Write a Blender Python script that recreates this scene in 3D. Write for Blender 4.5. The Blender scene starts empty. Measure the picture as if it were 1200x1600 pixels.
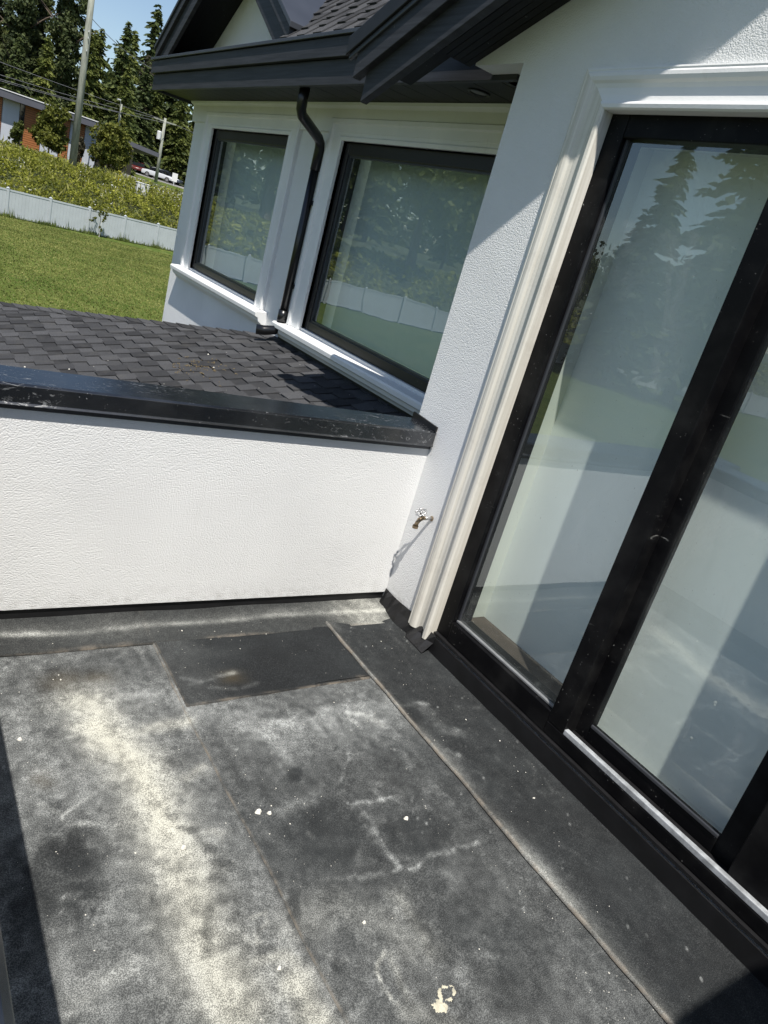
import bpy, bmesh, math, random
import numpy as np
from mathutils import Vector, Matrix, noise

random.seed(7)
rng = np.random.default_rng(7)
SC = bpy.context.scene
COL = SC.collection
R = math.radians

# ------------------------------------------------------------------ camera
EYE = Vector((0.0, 0.0, 1.75))
YAW, PITCH, ROLL, FPX = R(38.344), R(-19.339), R(16.404), 1128.8
def cam_axes():
    f = Vector((math.sin(YAW)*math.cos(PITCH), math.cos(YAW)*math.cos(PITCH), math.sin(PITCH)))
    r0 = Vector((math.cos(YAW), -math.sin(YAW), 0)); u0 = r0.cross(f)
    r = r0*math.cos(ROLL) + u0*math.sin(ROLL); u = u0*math.cos(ROLL) - r0*math.sin(ROLL)
    return r, u, f
_r, _u, _f = cam_axes()
cd = bpy.data.cameras.new('camera'); cam = bpy.data.objects.new('camera', cd); COL.objects.link(cam)
cd.sensor_fit = 'VERTICAL'; cd.sensor_height = 36.0; cd.lens = FPX/1600*36.0
cd.clip_start = 0.02; cd.clip_end = 3000
cam.matrix_world = Matrix(((_r.x, _u.x, -_f.x, EYE.x), (_r.y, _u.y, -_f.y, EYE.y), (_r.z, _u.z, -_f.z, EYE.z), (0, 0, 0, 1)))
SC.camera = cam

# ------------------------------------------------------------------ sky and sun
SUN = Vector((0.26, 0.486, -1.0)).normalized()          # the way the light travels
wd = bpy.data.worlds.new('World'); SC.world = wd; wd.use_nodes = True
nt = wd.node_tree; nt.nodes.clear()
sky = nt.nodes.new('ShaderNodeTexSky'); sky.sky_type = 'NISHITA'; sky.sun_disc = False
sky.sun_elevation = math.asin(-SUN.z); sky.sun_rotation = math.atan2(-SUN.x, -SUN.y)
sky.air_density = 1.0; sky.dust_density = 0.6; sky.ozone_density = 1.0
bg = nt.nodes.new('ShaderNodeBackground'); bg.inputs[1].default_value = 0.098
wo = nt.nodes.new('ShaderNodeOutputWorld')
nt.links.new(sky.outputs[0], bg.inputs[0]); nt.links.new(bg.outputs[0], wo.inputs[0])
sl = bpy.data.lights.new('sun', 'SUN'); sl.energy = 5.0; sl.angle = R(0.5); sl.color = (1.0, 0.955, 0.88)
so = bpy.data.objects.new('sun', sl); COL.objects.link(so)
so.rotation_euler = SUN.to_track_quat('-Z', 'Y').to_euler(); so.location = (-10, -20, 40)
vs = SC.view_settings; vs.view_transform = 'Standard'; vs.look = 'None'; vs.gamma = 1.0; vs.use_curve_mapping = False
vs.exposure = 0.38
SC.render.engine = 'CYCLES'
cy = SC.cycles
cy.use_denoising = True
try: cy.denoiser = 'OPENIMAGEDENOISE'
except Exception: pass
cy.max_bounces = 8; cy.diffuse_bounces = 3; cy.glossy_bounces = 4; cy.transparent_max_bounces = 12
cy.caustics_reflective = True; cy.caustics_refractive = False; cy.blur_glossy = 0.6
cy.sample_clamp_indirect = 8.0
cy.use_adaptive_sampling = False

# ------------------------------------------------------------------ material helpers
class NT:
    def __init__(self, name):
        self.m = bpy.data.materials.new(name); self.m.use_nodes = True
        self.t = self.m.node_tree; self.t.nodes.clear()
        self.out = self.t.nodes.new('ShaderNodeOutputMaterial')
        self._pos = None
    def n(self, typ, **kw):
        nd = self.t.nodes.new('ShaderNode' + typ)
        for k, v in kw.items(): setattr(nd, k, v)
        return nd
    def l(self, a, b): self.t.links.new(a, b)
    def put(self, sock, v):
        if hasattr(v, 'is_output') or isinstance(v, bpy.types.NodeSocket): self.l(v, sock)
        else:
            if sock.type == 'RGBA' and len(v) == 3: v = (*v, 1)
            sock.default_value = v
    def pos(self):
        if self._pos is None: self._pos = self.n('NewGeometry').outputs['Position']
        return self._pos
    def scaled(self, s):
        v = self.n('VectorMath', operation='MULTIPLY'); self.l(self.pos(), v.inputs[0]); v.inputs[1].default_value = s
        return v.outputs[0]
    def noise(self, scale, detail=4, rough=0.55, vec=None, dist=0.0):
        nd = self.n('TexNoise'); nd.inputs['Scale'].default_value = scale; nd.inputs['Detail'].default_value = detail
        nd.inputs['Roughness'].default_value = rough; nd.inputs['Distortion'].default_value = dist
        self.l(vec if vec is not None else self.pos(), nd.inputs['Vector'])
        return nd.outputs[0]
    def ramp(self, v, a, b, lo=0.0, hi=1.0):
        nd = self.n('MapRange'); nd.interpolation_type = 'SMOOTHSTEP'
        self.l(v, nd.inputs[0]); nd.inputs[1].default_value = a; nd.inputs[2].default_value = b
        nd.inputs[3].default_value = lo; nd.inputs[4].default_value = hi
        return nd.outputs[0]
    def math(self, op, a, b=0.0, c=None, clamp=False):
        nd = self.n('Math', operation=op); nd.use_clamp = clamp
        self.put(nd.inputs[0], a); self.put(nd.inputs[1], b)
        if c is not None: self.put(nd.inputs[2], c)
        return nd.outputs[0]
    def mix(self, fac, a, b, blend='MIX'):
        nd = self.n('MixRGB', blend_type=blend)
        self.put(nd.inputs[0], fac); self.put(nd.inputs[1], a); self.put(nd.inputs[2], b)
        return nd.outputs[0]
    def bump(self, h, strength, dist, normal=None):
        nd = self.n('Bump'); nd.inputs['Strength'].default_value = strength; nd.inputs['Distance'].default_value = dist
        self.l(h, nd.inputs['Height'])
        if normal is not None: self.l(normal, nd.inputs['Normal'])
        return nd.outputs[0]
    def attr(self, name):
        nd = self.n('Attribute'); nd.attribute_name = name; return nd.outputs['Fac']
    def pbr(self, col, rough=0.6, normal=None, metallic=0.0, spec=0.5, **kw):
        p = self.n('BsdfPrincipled')
        self.put(p.inputs['Base Color'], col); self.put(p.inputs['Roughness'], rough)
        p.inputs['Metallic'].default_value = metallic; p.inputs['Specular IOR Level'].default_value = spec
        if normal is not None: self.l(normal, p.inputs['Normal'])
        for k, v in kw.items(): self.put(p.inputs[k], v)
        self.l(p.outputs[0], self.out.inputs[0]); return p

def m_plain(name, col, rough=0.6, var=0.15, scale=6.0, bump=0.0, bscale=60.0, metallic=0.0, spec=0.5, rnd=0.0):
    t = NT(name)
    n1 = t.noise(scale, 5)
    c = t.mix(t.ramp(n1, 0.3, 0.7), tuple(x*(1-var) for x in col), tuple(min(1, x*(1+var)) for x in col))
    if rnd:
        oi = t.n('ObjectInfo').outputs['Random']
        c = t.mix(1.0, c, t.mix(oi, (1-rnd,)*3, (1+rnd,)*3), 'MULTIPLY')
    nm = t.bump(t.noise(bscale, 3), 1.0, bump) if bump else None
    t.pbr(c, rough, nm, metallic, spec); return t.m

def m_stucco():
    t = NT('stucco')
    big = t.noise(1.3, 4); fine = t.noise(520, 2, 0.6)
    vo = t.n('TexVoronoi'); vo.feature = 'F1'; vo.inputs['Scale'].default_value = 175; t.l(t.pos(), vo.inputs['Vector'])
    trowel = t.noise(1.0, 3, 0.5, vec=t.scaled((5, 5, 9)))
    c = t.mix(t.ramp(big, 0.3, 0.7), (0.695, 0.70, 0.70), (0.755, 0.76, 0.758))
    streak = t.noise(1.0, 5, 0.6, vec=t.scaled((16, 16, 0.8)))
    c = t.mix(t.ramp(streak, 0.56, 0.82, 0, 0.16), c, (0.46, 0.45, 0.42))
    c = t.mix(t.ramp(t.noise(7, 6, 0.7), 0.56, 0.78, 0, 0.10), c, (0.50, 0.49, 0.45))
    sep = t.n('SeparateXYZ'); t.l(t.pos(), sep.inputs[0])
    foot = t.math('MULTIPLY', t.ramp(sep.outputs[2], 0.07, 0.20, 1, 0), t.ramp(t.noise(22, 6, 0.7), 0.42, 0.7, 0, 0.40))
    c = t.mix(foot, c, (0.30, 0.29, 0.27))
    h = t.math('SUBTRACT', t.math('MULTIPLY', fine, 0.45), t.math('MULTIPLY', vo.outputs['Distance'], 0.9))
    nm = t.bump(h, 0.9, 0.0022); nm = t.bump(trowel, 0.35, 0.004, nm)
    t.pbr(c, 0.92, nm, spec=0.2); return t.m

def m_dusty_black(name, base, rough, speck=0.5, smear=0.5, spec=0.5, zlow=None):
    t = NT(name)
    sp = t.ramp(t.noise(95, 2, 0.5), 0.70, 0.76)
    zone = t.ramp(t.noise(3.2, 4, 0.6), 0.45, 0.68)
    f1 = t.math('MULTIPLY', t.math('MULTIPLY', sp, zone), speck)
    sm = t.ramp(t.noise(1.0, 6, 0.7, vec=t.scaled((9, 9, 26)), dist=1.2), 0.62, 0.82)
    f2 = t.math('MULTIPLY', t.math('MULTIPLY', sm, t.ramp(t.noise(2.1, 3), 0.5, 0.66)), smear)
    film = t.ramp(t.noise(7, 5), 0.4, 0.85, 0.0, 0.03*smear)
    f = t.math('ADD', t.math('ADD', f1, f2), film, clamp=True)
    c = t.mix(f, base, (0.42, 0.42, 0.40))
    t.pbr(c, t.math('ADD', t.math('MULTIPLY', f, 0.5), rough, clamp=True), t.bump(t.noise(30, 3), 0.3, 0.0006), spec=spec); return t.m

def m_wood(name, base, rough=0.55, axis=(2, 2, 60), var=0.35):
    t = NT(name)
    g = t.noise(1.0, 5, 0.6, vec=t.scaled(axis))
    c = t.mix(t.ramp(g, 0.3, 0.7), tuple(x*(1-var) for x in base), tuple(x*(1+var) for x in base))
    c = t.mix(t.ramp(t.noise(60, 2), 0.72, 0.76, 0, 0.35), c, (0.3, 0.3, 0.3))
    t.pbr(c, rough, t.bump(g, 0.4, 0.001), spec=0.4); return t.m

def m_shingle():
    t = NT('shingle')
    oi = t.n('ObjectInfo').outputs['Random']
    gr = t.noise(520, 2, 0.6); bl = t.noise(9, 4, 0.6)
    c = t.mix(oi, (0.026, 0.0265, 0.028), (0.066, 0.067, 0.070))
    c = t.mix(t.ramp(gr, 0.35, 0.72), t.mix(1.0, c, (0.55, 0.55, 0.56), 'MULTIPLY'), t.mix(1.0, c, (1.9, 1.9, 1.95), 'MULTIPLY'))
    c = t.mix(t.ramp(bl, 0.45, 0.8, 0, 0.25), c, (0.10, 0.095, 0.085))
    t.pbr(c, 0.95, t.bump(gr, 0.8, 0.0015), spec=0.15); return t.m

def m_membrane():
    t = NT('bitumen_membrane')
    d = t.attr('dust'); y = t.attr('warm'); br = t.attr('brown'); edge = t.attr('seam')
    n2 = t.noise(30, 5, 0.65); g = t.noise(330, 2, 0.65); g1 = t.noise(700, 1, 0.6); g2 = t.noise(160, 2, 0.5)
    grain = t.math('ADD', t.math('MULTIPLY', t.ramp(g, 0.42, 0.60), 0.85), t.math('MULTIPLY', t.ramp(g1, 0.40, 0.60), 0.40))
    f = t.math('MULTIPLY', d, t.math('ADD', t.math('MULTIPLY', t.ramp(n2, 0.34, 0.68), 0.45), 0.72))
    f = t.math('MULTIPLY', f, t.math('ADD', t.math('MULTIPLY', grain, 0.95), 0.26))
    speck = t.math('MULTIPLY', t.ramp(g2, 0.69, 0.74), t.math('ADD', t.math('MULTIPLY', d, 0.7), 0.07))
    f = t.math('ADD', f, speck, clamp=True)
    base = t.mix(t.ramp(t.noise(3.1, 5), 0.35, 0.7), (0.0098, 0.0110, 0.0122), (0.0175, 0.0198, 0.0215))
    base = t.mix(t.ramp(g, 0.48, 0.78), base, (0.042, 0.045, 0.048))
    base = t.mix(t.math('MULTIPLY', br, 0.6), base, (0.050, 0.038, 0.020))
    dust = t.mix(y, (0.42, 0.435, 0.43), (0.60, 0.59, 0.51))
    c = t.mix(f, base, dust)
    c = t.mix(t.math('MULTIPLY', edge, t.ramp(t.noise(14, 5, 0.7), 0.40, 0.62, 0.1, 0.85)), c, (0.25, 0.215, 0.175))
    nm = t.bump(g, 0.8, 0.0014); nm = t.bump(t.noise(6, 4), 0.5, 0.012, nm)
    t.pbr(c, 0.9, nm, spec=0.12); return t.m

def m_glass(name, tint, ior=1.55, boost=0.06, wave=0.0004, dirt=0.03):
    t = NT(name)
    nm = t.bump(t.noise(1.6, 2), 1.0, wave)
    geo = t.n('NewGeometry'); dot = t.n('VectorMath', operation='DOT_PRODUCT'); t.l(geo.outputs['Normal'], dot.inputs[0]); t.l(geo.outputs['Incoming'], dot.inputs[1])
    cosv = t.math('ABSOLUTE', dot.outputs['Value'])
    p5 = t.math('POWER', t.math('SUBTRACT', 1.0, cosv), 5.0)
    f0 = ((ior-1)/(ior+1))**2*1.8 + boost                       # two faces of the sealed unit
    fac = t.math('ADD', t.math('MULTIPLY', p5, 1-f0), f0, clamp=True)
    tr = t.n('BsdfTransparent'); tr.inputs[0].default_value = (*tint, 1)
    gl = t.n('BsdfGlossy'); gl.inputs['Roughness'].default_value = 0.0; gl.inputs[0].default_value = (0.95, 1.0, 1.0, 1); t.l(nm, gl.inputs['Normal'])
    mx = t.n('MixShader'); t.l(fac, mx.inputs[0]); t.l(tr.outputs[0], mx.inputs[1]); t.l(gl.outputs[0], mx.inputs[2])
    df = t.n('BsdfDiffuse'); df.inputs[0].default_value = (0.62, 0.64, 0.62, 1)
    smear = t.noise(1.0, 6, 0.7, vec=t.scaled((3, 3, 1.2)), dist=1.5)
    spk = t.ramp(t.noise(120, 2), 0.735, 0.76, 0, 0.5)
    dfac = t.math('ADD', t.ramp(smear, 0.5, 0.85, 0.2*dirt, dirt*2.2), spk, clamp=True)
    m2 = t.n('MixShader'); t.l(dfac, m2.inputs[0]); t.l(mx.outputs[0], m2.inputs[1]); t.l(df.outputs[0], m2.inputs[2])
    t.l(m2.outputs[0], t.out.inputs[0]); return t.m

def m_leaf(name, dark, light, rough=0.6, trans=0.25):
    t = NT(name)
    rnd = t.n('NewGeometry').outputs['Random Per Island']
    oi = t.n('ObjectInfo').outputs['Random']
    cl_ = t.ramp(t.noise(0.55, 4, 0.6), 0.36, 0.66)
    c = t.mix(t.math('ADD', t.math('MULTIPLY', rnd, 0.62), t.math('MULTIPLY', cl_, 0.42), clamp=True), dark, light)
    c = t.mix(1.0, c, t.mix(oi, (0.78, 0.8, 0.8), (1.2, 1.15, 1.1)), 'MULTIPLY')
    p = t.n('BsdfPrincipled'); t.put(p.inputs['Base Color'], c); p.inputs['Roughness'].default_value = rough
    p.inputs['Specular IOR Level'].default_value = 0.25
    tl = t.n('BsdfTranslucent'); t.put(tl.inputs[0], c)
    mx = t.n('MixShader'); mx.inputs[0].default_value = trans
    t.l(p.outputs[0], mx.inputs[1]); t.l(tl.outputs[0], mx.inputs[2]); t.l(mx.outputs[0], t.out.inputs[0]); return t.m

def m_lawn():
    t = NT('lawn_grass')
    mow = t.noise(1.0, 4, 0.6, vec=t.scaled((0.55, 0.16, 0.5)))
    n1 = t.noise(0.35, 6, 0.65); n2 = t.noise(3.5, 5, 0.7); n3 = t.noise(45, 3, 0.7)
    c = t.mix(t.ramp(n1, 0.35, 0.65), (0.066, 0.108, 0.017), (0.112, 0.142, 0.030))
    c = t.mix(t.ramp(mow, 0.42, 0.62, 0, 0.6), c, (0.120, 0.158, 0.034))
    c = t.mix(t.ramp(n2, 0.48, 0.75, 0, 0.45), c, (0.165, 0.175, 0.055))
    c = t.mix(t.ramp(n3, 0.3, 0.7, 0.0, 0.5), c, (0.045, 0.075, 0.012))
    st = t.noise(1.0, 5, 0.75, vec=t.scaled((3.0, 0.9, 1)))
    c = t.mix(t.ramp(st, 0.50, 0.66, 0, 0.6), c, (0.20, 0.205, 0.065))
    c = t.mix(t.ramp(st, 0.34, 0.48, 0.6, 0), c, (0.05, 0.082, 0.012))
    c = t.mix(t.ramp(t.noise(0.8, 6, 0.65), 0.58, 0.72, 0, 0.55), c, (0.22, 0.20, 0.085))
    t.pbr(c, 0.9, t.bump(n3, 1.0, 0.03), spec=0.1); return t.m

M = {}
M['stucco'] = m_stucco()
def m_trim():
    t = NT('white_trim_paint')
    c = t.mix(t.ramp(t.noise(2.5, 5), 0.35, 0.7), (0.72, 0.725, 0.725), (0.78, 0.78, 0.775))
    c = t.mix(t.ramp(t.noise(1.0, 6, 0.7, vec=t.scaled((25, 25, 3))), 0.56, 0.8, 0, 0.25), c, (0.48, 0.47, 0.44))
    nm = t.bump(t.noise(110, 3), 0.7, 0.0008); nm = t.bump(t.noise(4, 3), 0.5, 0.006, nm)
    t.pbr(c, 0.6, nm, spec=0.35); return t.m
M['trim'] = m_trim()
def m_cream():
    t = NT('cream_trim_paint')
    s = t.noise(1.0, 5, 0.6, vec=t.scaled((60, 60, 1.2)))
    c = t.mix(t.ramp(s, 0.35, 0.7), (0.58, 0.555, 0.49), (0.71, 0.69, 0.63))
    c = t.mix(t.ramp(t.noise(5, 6, 0.7), 0.5, 0.75, 0, 0.5), c, (0.45, 0.42, 0.37))
    t.pbr(c, 0.65, t.bump(t.noise(120, 3), 0.6, 0.0008), spec=0.3); return t.m
M['cream'] = m_cream()
M['frame'] = m_dusty_black('black_door_frame', (0.003, 0.003, 0.0038), 0.45, 1.0, 1.0, spec=0.13)
M['wframe'] = m_dusty_black('black_window_frame', (0.013, 0.012, 0.013), 0.4, 0.3, 0.15)
M['coping'] = m_dusty_black('black_coping_metal', (0.016, 0.019, 0.025), 0.30, 0.7, 0.8, spec=1.0)
def m_coping():
    t = NT('black_coping_metal')
    sp = t.ramp(t.noise(120, 2, 0.5), 0.69, 0.75)
    zone = t.ramp(t.noise(2.6, 4, 0.6), 0.45, 0.62)
    f1 = t.math('MULTIPLY', sp, t.math('MULTIPLY', zone, 0.55))
    scr = t.ramp(t.noise(1.0, 5, 0.75, vec=t.scaled((16, 55, 30)), dist=2.2), 0.56, 0.66)
    f2 = t.math('MULTIPLY', scr, t.ramp(t.noise(1.7, 3), 0.46, 0.60, 0, 0.5))
    film = t.ramp(t.noise(4, 6, 0.7), 0.4, 0.8, 0.0, 0.035)
    f = t.math('ADD', t.math('ADD', f1, f2), film, clamp=True)
    c = t.mix(f, (0.006, 0.0068, 0.0085), (0.40, 0.41, 0.42))
    p = t.pbr(c, t.math('ADD', t.math('MULTIPLY', f, 0.5), 0.24, clamp=True), t.bump(t.noise(9, 3), 0.4, 0.003), spec=0.5)
    p.inputs['IOR'].default_value = 2.0
    return t.m
M['coping'] = m_coping()
M['fascia'] = m_wood('black_stained_fascia', (0.027, 0.028, 0.033), 0.55)
M['soffit'] = m_wood('black_soffit', (0.004, 0.004, 0.0045), 0.6, (40, 3, 3))
M['metal_edge'] = m_plain('dark_metal_edge', (0.035, 0.037, 0.043), 0.35, 0.1, 4, spec=0.6)
M['shingle'] = m_shingle()
M['membrane'] = m_membrane()
M['black'] = m_plain('black_flashing', (0.008, 0.008, 0.009), 0.5, 0.3, 12)
M['pipe'] = m_plain('black_downpipe', (0.008, 0.008, 0.009), 0.28, 0.2, 8)
M['alu'] = m_plain('brushed_aluminium', (0.42, 0.44, 0.46), 0.5, 0.3, 25, metallic=0.35)
M['bead'] = m_plain('grey_glazing_bead', (0.17, 0.175, 0.18), 0.35, 0.15, 20, spec=0.6)
M['glass'] = m_glass('door_glass', (0.91, 0.965, 0.95), 1.52, 0.085, 0.0014, 0.10)
M['wglass'] = m_glass('window_glass', (0.88, 0.95, 0.96), 1.6, 0.13, 0.0016, 0.05)
M['blind'] = m_plain('pale_door_blind', (0.84, 0.86, 0.83), 0.8, 0.02, 1.2)
M['wblind'] = m_plain('pale_window_blind', (0.62, 0.67, 0.67), 0.8, 0.03, 1.5)
M['jamb'] = m_plain('painted_jamb', (0.66, 0.67, 0.61), 0.6, 0.04, 2)
M['innersill'] = m_wood('brown_inner_sill', (0.075, 0.058, 0.047), 0.8, (3, 3, 30))
M['brass'] = m_plain('tarnished_brass', (0.26, 0.20, 0.13), 0.55, 0.3, 60, metallic=0.7)
M['steel'] = m_plain('cast_handwheel_metal', (0.50, 0.50, 0.50), 0.4, 0.2, 60, metallic=0.9)
M['lamp_glass'] = m_plain('frosted_lens', (0.14, 0.14, 0.14), 0.5, 0.05)
M['debris'] = m_plain('plaster_crumb', (0.66, 0.64, 0.58), 0.9, 0.2, 40)
M['putty'] = m_plain('dried_putty', (0.50, 0.47, 0.37), 0.9, 0.18, 50, 0.002, 120)
M['twig'] = m_plain('dry_moss', (0.16, 0.12, 0.06), 0.9, 0.3, 40)
M['lawn'] = m_lawn()
M['vinyl'] = m_plain('white_vinyl', (0.45, 0.48, 0.50), 0.4, 0.04, 2)
M['bark'] = m_plain('bark', (0.10, 0.075, 0.055), 0.9, 0.3, 8, 0.02, 14)
M['polewood'] = m_wood('weathered_pole', (0.27, 0.28, 0.24), 0.9, (9, 9, 1.2), 0.25)
M['cedar'] = m_wood('cedar_boards', (0.32, 0.125, 0.045), 0.5, (2, 2, 14), 0.25)
M['greywall'] = m_plain('grey_render', (0.43, 0.46, 0.52), 0.8, 0.05, 1)
M['greyroof'] = m_plain('grey_roof_edge', (0.085, 0.087, 0.105), 0.5, 0.08, 1)
M['whiteflash'] = m_plain('white_flashing', (0.7, 0.7, 0.7), 0.4, 0.05)
M['darkglass'] = m_plain('dark_glass', (0.012, 0.014, 0.017), 0.08, 0.1, 1, spec=0.8)
M['concrete'] = m_plain('concrete', (0.36, 0.35, 0.33), 0.9, 0.12, 2)
M['road'] = m_plain('asphalt', (0.22, 0.215, 0.205), 0.9, 0.12, 1.5)
M['tyre'] = m_plain('tyre_rubber', (0.015, 0.015, 0.015), 0.8, 0.1)
M['rim'] = m_plain('alloy_rim', (0.5, 0.5, 0.52), 0.3, 0.1, metallic=0.8)
M['wire'] = m_plain('power_cable', (0.16, 0.16, 0.17), 0.6, 0.1)
M['grey_metal'] = m_plain('galvanised', (0.55, 0.56, 0.57), 0.5, 0.1, 5)
M['paint_yellow'] = m_plain('yellow_paint', (0.65, 0.45, 0.04), 0.5, 0.1)
M['conifer'] = m_leaf('fir_needles', (0.020, 0.038, 0.013), (0.115, 0.145, 0.046))
M['cedartree'] = m_leaf('cedar_foliage', (0.030, 0.052, 0.012), (0.175, 0.200, 0.050))
M['deadfir'] = m_leaf('dry_fir_needles', (0.035, 0.034, 0.022), (0.110, 0.100, 0.066))
M['poplar'] = m_leaf('poplar_leaves', (0.026, 0.044, 0.016), (0.135, 0.160, 0.060))
M['maple'] = m_leaf('maple_leaves', (0.034, 0.056, 0.010), (0.19, 0.20, 0.038), trans=0.35)
M['shrub'] = m_leaf('bramble_leaves', (0.055, 0.078, 0.010), (0.44, 0.45, 0.07), trans=0.4)
M['dryshrub'] = m_leaf('dry_stalks', (0.13, 0.11, 0.05), (0.28, 0.24, 0.12))
M['flower'] = m_leaf('white_flowers', (0.55, 0.55, 0.48), (0.75, 0.75, 0.70))
M['grass'] = m_leaf('long_grass', (0.05, 0.08, 0.015), (0.15, 0.19, 0.045))
M['weed'] = m_leaf('weed_stems', (0.12, 0.14, 0.03), (0.42, 0.40, 0.13), trans=0.4)
M['turf'] = m_leaf('turf_blades', (0.08, 0.108, 0.020), (0.35, 0.345, 0.105), trans=0.3)
M['bankground'] = m_plain('weedy_soil', (0.05, 0.062, 0.018), 0.95, 0.5, 1.4, 0.1, 3)

# ------------------------------------------------------------------ geometry helpers
WLOC = {}                      # world location of parents that are not at the origin
def link(name, me, mat=None, parent=None):
    o = bpy.data.objects.new(name, me); COL.objects.link(o)
    if mat is not None and me is not None and not me.materials:
        me.materials.append(M[mat] if isinstance(mat, str) else mat)
    if parent is not None:
        o.parent = parent
        w = WLOC.get(parent.name)
        if w is not None: o.matrix_parent_inverse = Matrix.Translation(-w)
        if w is not None: WLOC[o.name] = Vector((0, 0, 0)) if False else None
    return o
def thing(name, label, cat, loc=(0, 0, 0), group=None, world_children=True):
    o = bpy.data.objects.new(name, None); COL.objects.link(o); o.location = loc; o.empty_display_size = 0.2
    o['label'] = label; o['category'] = cat
    if group: o['group'] = group
    if world_children: WLOC[o.name] = Vector(loc)
    return o
def tag(o, label=None, cat=None, group=None, kind=None):
    if label: o['label'] = label
    if cat: o['category'] = cat
    if group: o['group'] = group
    if kind: o['kind'] = kind
    return o

class MB:
    def __init__(self): self.v = []; self.f = []
    def add(self, vs, fs):
        b = len(self.v); self.v += [tuple(p) for p in vs]; self.f += [tuple(b+i for i in f) for f in fs]; return self
    def box(self, x0, x1, y0, y1, z0, z1):
        vs = [(x, y, z) for z in (z0, z1) for y in (y0, y1) for x in (x0, x1)]
        return self.add(vs, [(0, 2, 3, 1), (4, 5, 7, 6), (0, 1, 5, 4), (2, 6, 7, 3), (0, 4, 6, 2), (1, 3, 7, 5)])
    def prism(self, pts, d):
        """closed polygon pts (3D), extruded by vector d"""
        n = len(pts); d = Vector(d); a = [Vector(p) for p in pts]; b = [p+d for p in a]
        fs = [tuple(range(n))[::-1], tuple(range(n, 2*n))] + [(i, (i+1) % n, n+(i+1) % n, n+i) for i in range(n)]
        return self.add(a+b, fs)
    def strips(self, rows, close=False):
        n = len(rows[0]); b = []
        for r_ in rows: b += list(r_)
        fs = []
        for i in range(len(rows)-1):
            for j in range(n if close else n-1):
                k = (j+1) % n
                fs.append((i*n+j, i*n+k, (i+1)*n+k, (i+1)*n+j))
        return self.add(b, fs)
    def tube(self, path, r, n=10, cap=True):
        path = [Vector(p) for p in path]; rows = []
        rs = r if isinstance(r, (list, tuple)) else [r]*len(path)
        up = Vector((0.123, 0.31, 0.94)).normalized()
        for i, p in enumerate(path):
            d = (path[min(i+1, len(path)-1)] - path[max(i-1, 0)]).normalized()
            a = d.cross(up)
            if a.length < 1e-3: a = d.cross(Vector((1, 0, 0)))
            a.normalize(); b_ = d.cross(a)
            rows.append([p + (a*math.cos(2*math.pi*k/n) + b_*math.sin(2*math.pi*k/n))*rs[i] for k in range(n)])
        self.strips(rows, True)
        if cap:
            m = len(self.v) - n*len(rows)
            self.f.append(tuple(range(m, m+n))[::-1]); self.f.append(tuple(range(len(self.v)-n, len(self.v))))
        return self
    def lathe(self, c, axis, prof, n=16):
        axis = Vector(axis).normalized(); a = axis.orthogonal().normalized(); b_ = axis.cross(a); c = Vector(c)
        rows = [[c + axis*h + (a*math.cos(2*math.pi*k/n) + b_*math.sin(2*math.pi*k/n))*r_ for k in range(n)] for h, r_ in prof]
        return self.strips(rows, True)
    def mesh(self, name):
        me = bpy.data.meshes.new(name); me.from_pydata(self.v, [], self.f); me.validate(); me.update()
        bm = bmesh.new(); bm.from_mesh(me); bmesh.ops.recalc_face_normals(bm, faces=bm.faces[:]); bm.to_mesh(me); bm.free()
        return me
    def build(self, name, mat, parent=None, bevel=0.0, smooth=False, seg=2):
        me = self.mesh(name)
        if smooth:
            for p in me.polygons: p.use_smooth = True
        o = link(name, me, mat, parent)
        if bevel:
            b = o.modifiers.new('bevel', 'BEVEL'); b.width = bevel; b.segments = seg; b.limit_method = 'ANGLE'; b.angle_limit = R(40)
        return o
def box(name, mat, parent, x0, x1, y0, y1, z0, z1, bevel=0.0):
    return MB().box(x0, x1, y0, y1, z0, z1).build(name, mat, parent, bevel)
def quads(name, P, U, V, mat, parent=None):
    """many small diamond leaves: centre P, half axes U and V"""
    n = len(P); verts = np.stack([P-U, P+V, P+U, P-V], 1).reshape(-1, 3)
    me = bpy.data.meshes.new(name); me.vertices.add(4*n); me.vertices.foreach_set('co', verts.astype(np.float32).ravel())
    me.loops.add(4*n); me.loops.foreach_set('vertex_index', np.arange(4*n, dtype=np.int32))
    me.polygons.add(n); me.polygons.foreach_set('loop_start', np.arange(0, 4*n, 4, dtype=np.int32))
    me.update(calc_edges=True)
    me.materials.append(M[mat])
    if name is None: return me
    return me
def unit(a): return a/np.maximum(np.linalg.norm(a, axis=1, keepdims=True), 1e-9)

# ------------------------------------------------------------------ terrain
FX, FY, FS = 6.2, 48.8, 0.33                     # fence line
def past_fence(x, y): return (y - (FY + FS*(x-FX)))/math.sqrt(1+FS*FS)
def ground(x, y):
    d = past_fence(x, y)
    return float(np.interp(d, [-60, -5, 0, 2, 5, 9, 12, 20, 27, 60, 140, 400], [-2.75, -2.42, -2.40, -2.0, -0.6, 0.45, 0.75, 1.0, 1.25, 2.1, 3.2, 6.0]))
def sheet(name, x0, x1, y0, y1, nx, ny, dz=0.0, keep=None, mat='lawn', wob=0.0):
    v = []; idx = {}; f = []
    for j in range(ny+1):
        for i in range(nx+1):
            x = x0+(x1-x0)*i/nx; y = y0+(y1-y0)*j/ny
            w = wob*noise.noise(Vector((x*0.15, y*0.15, 3.3))) if wob else 0
            v.append((x, y, ground(x, y)+dz+w))
    for j in range(ny):
        for i in range(nx):
            a = j*(nx+1)+i
            f.append((a, a+1, a+nx+2, a+nx+1))
    me = bpy.data.meshes.new(name); me.from_pydata(v, [], f); me.update()
    for p in me.polygons: p.use_smooth = True
    return tag(link(name, me, mat), kind='structure')
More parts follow.
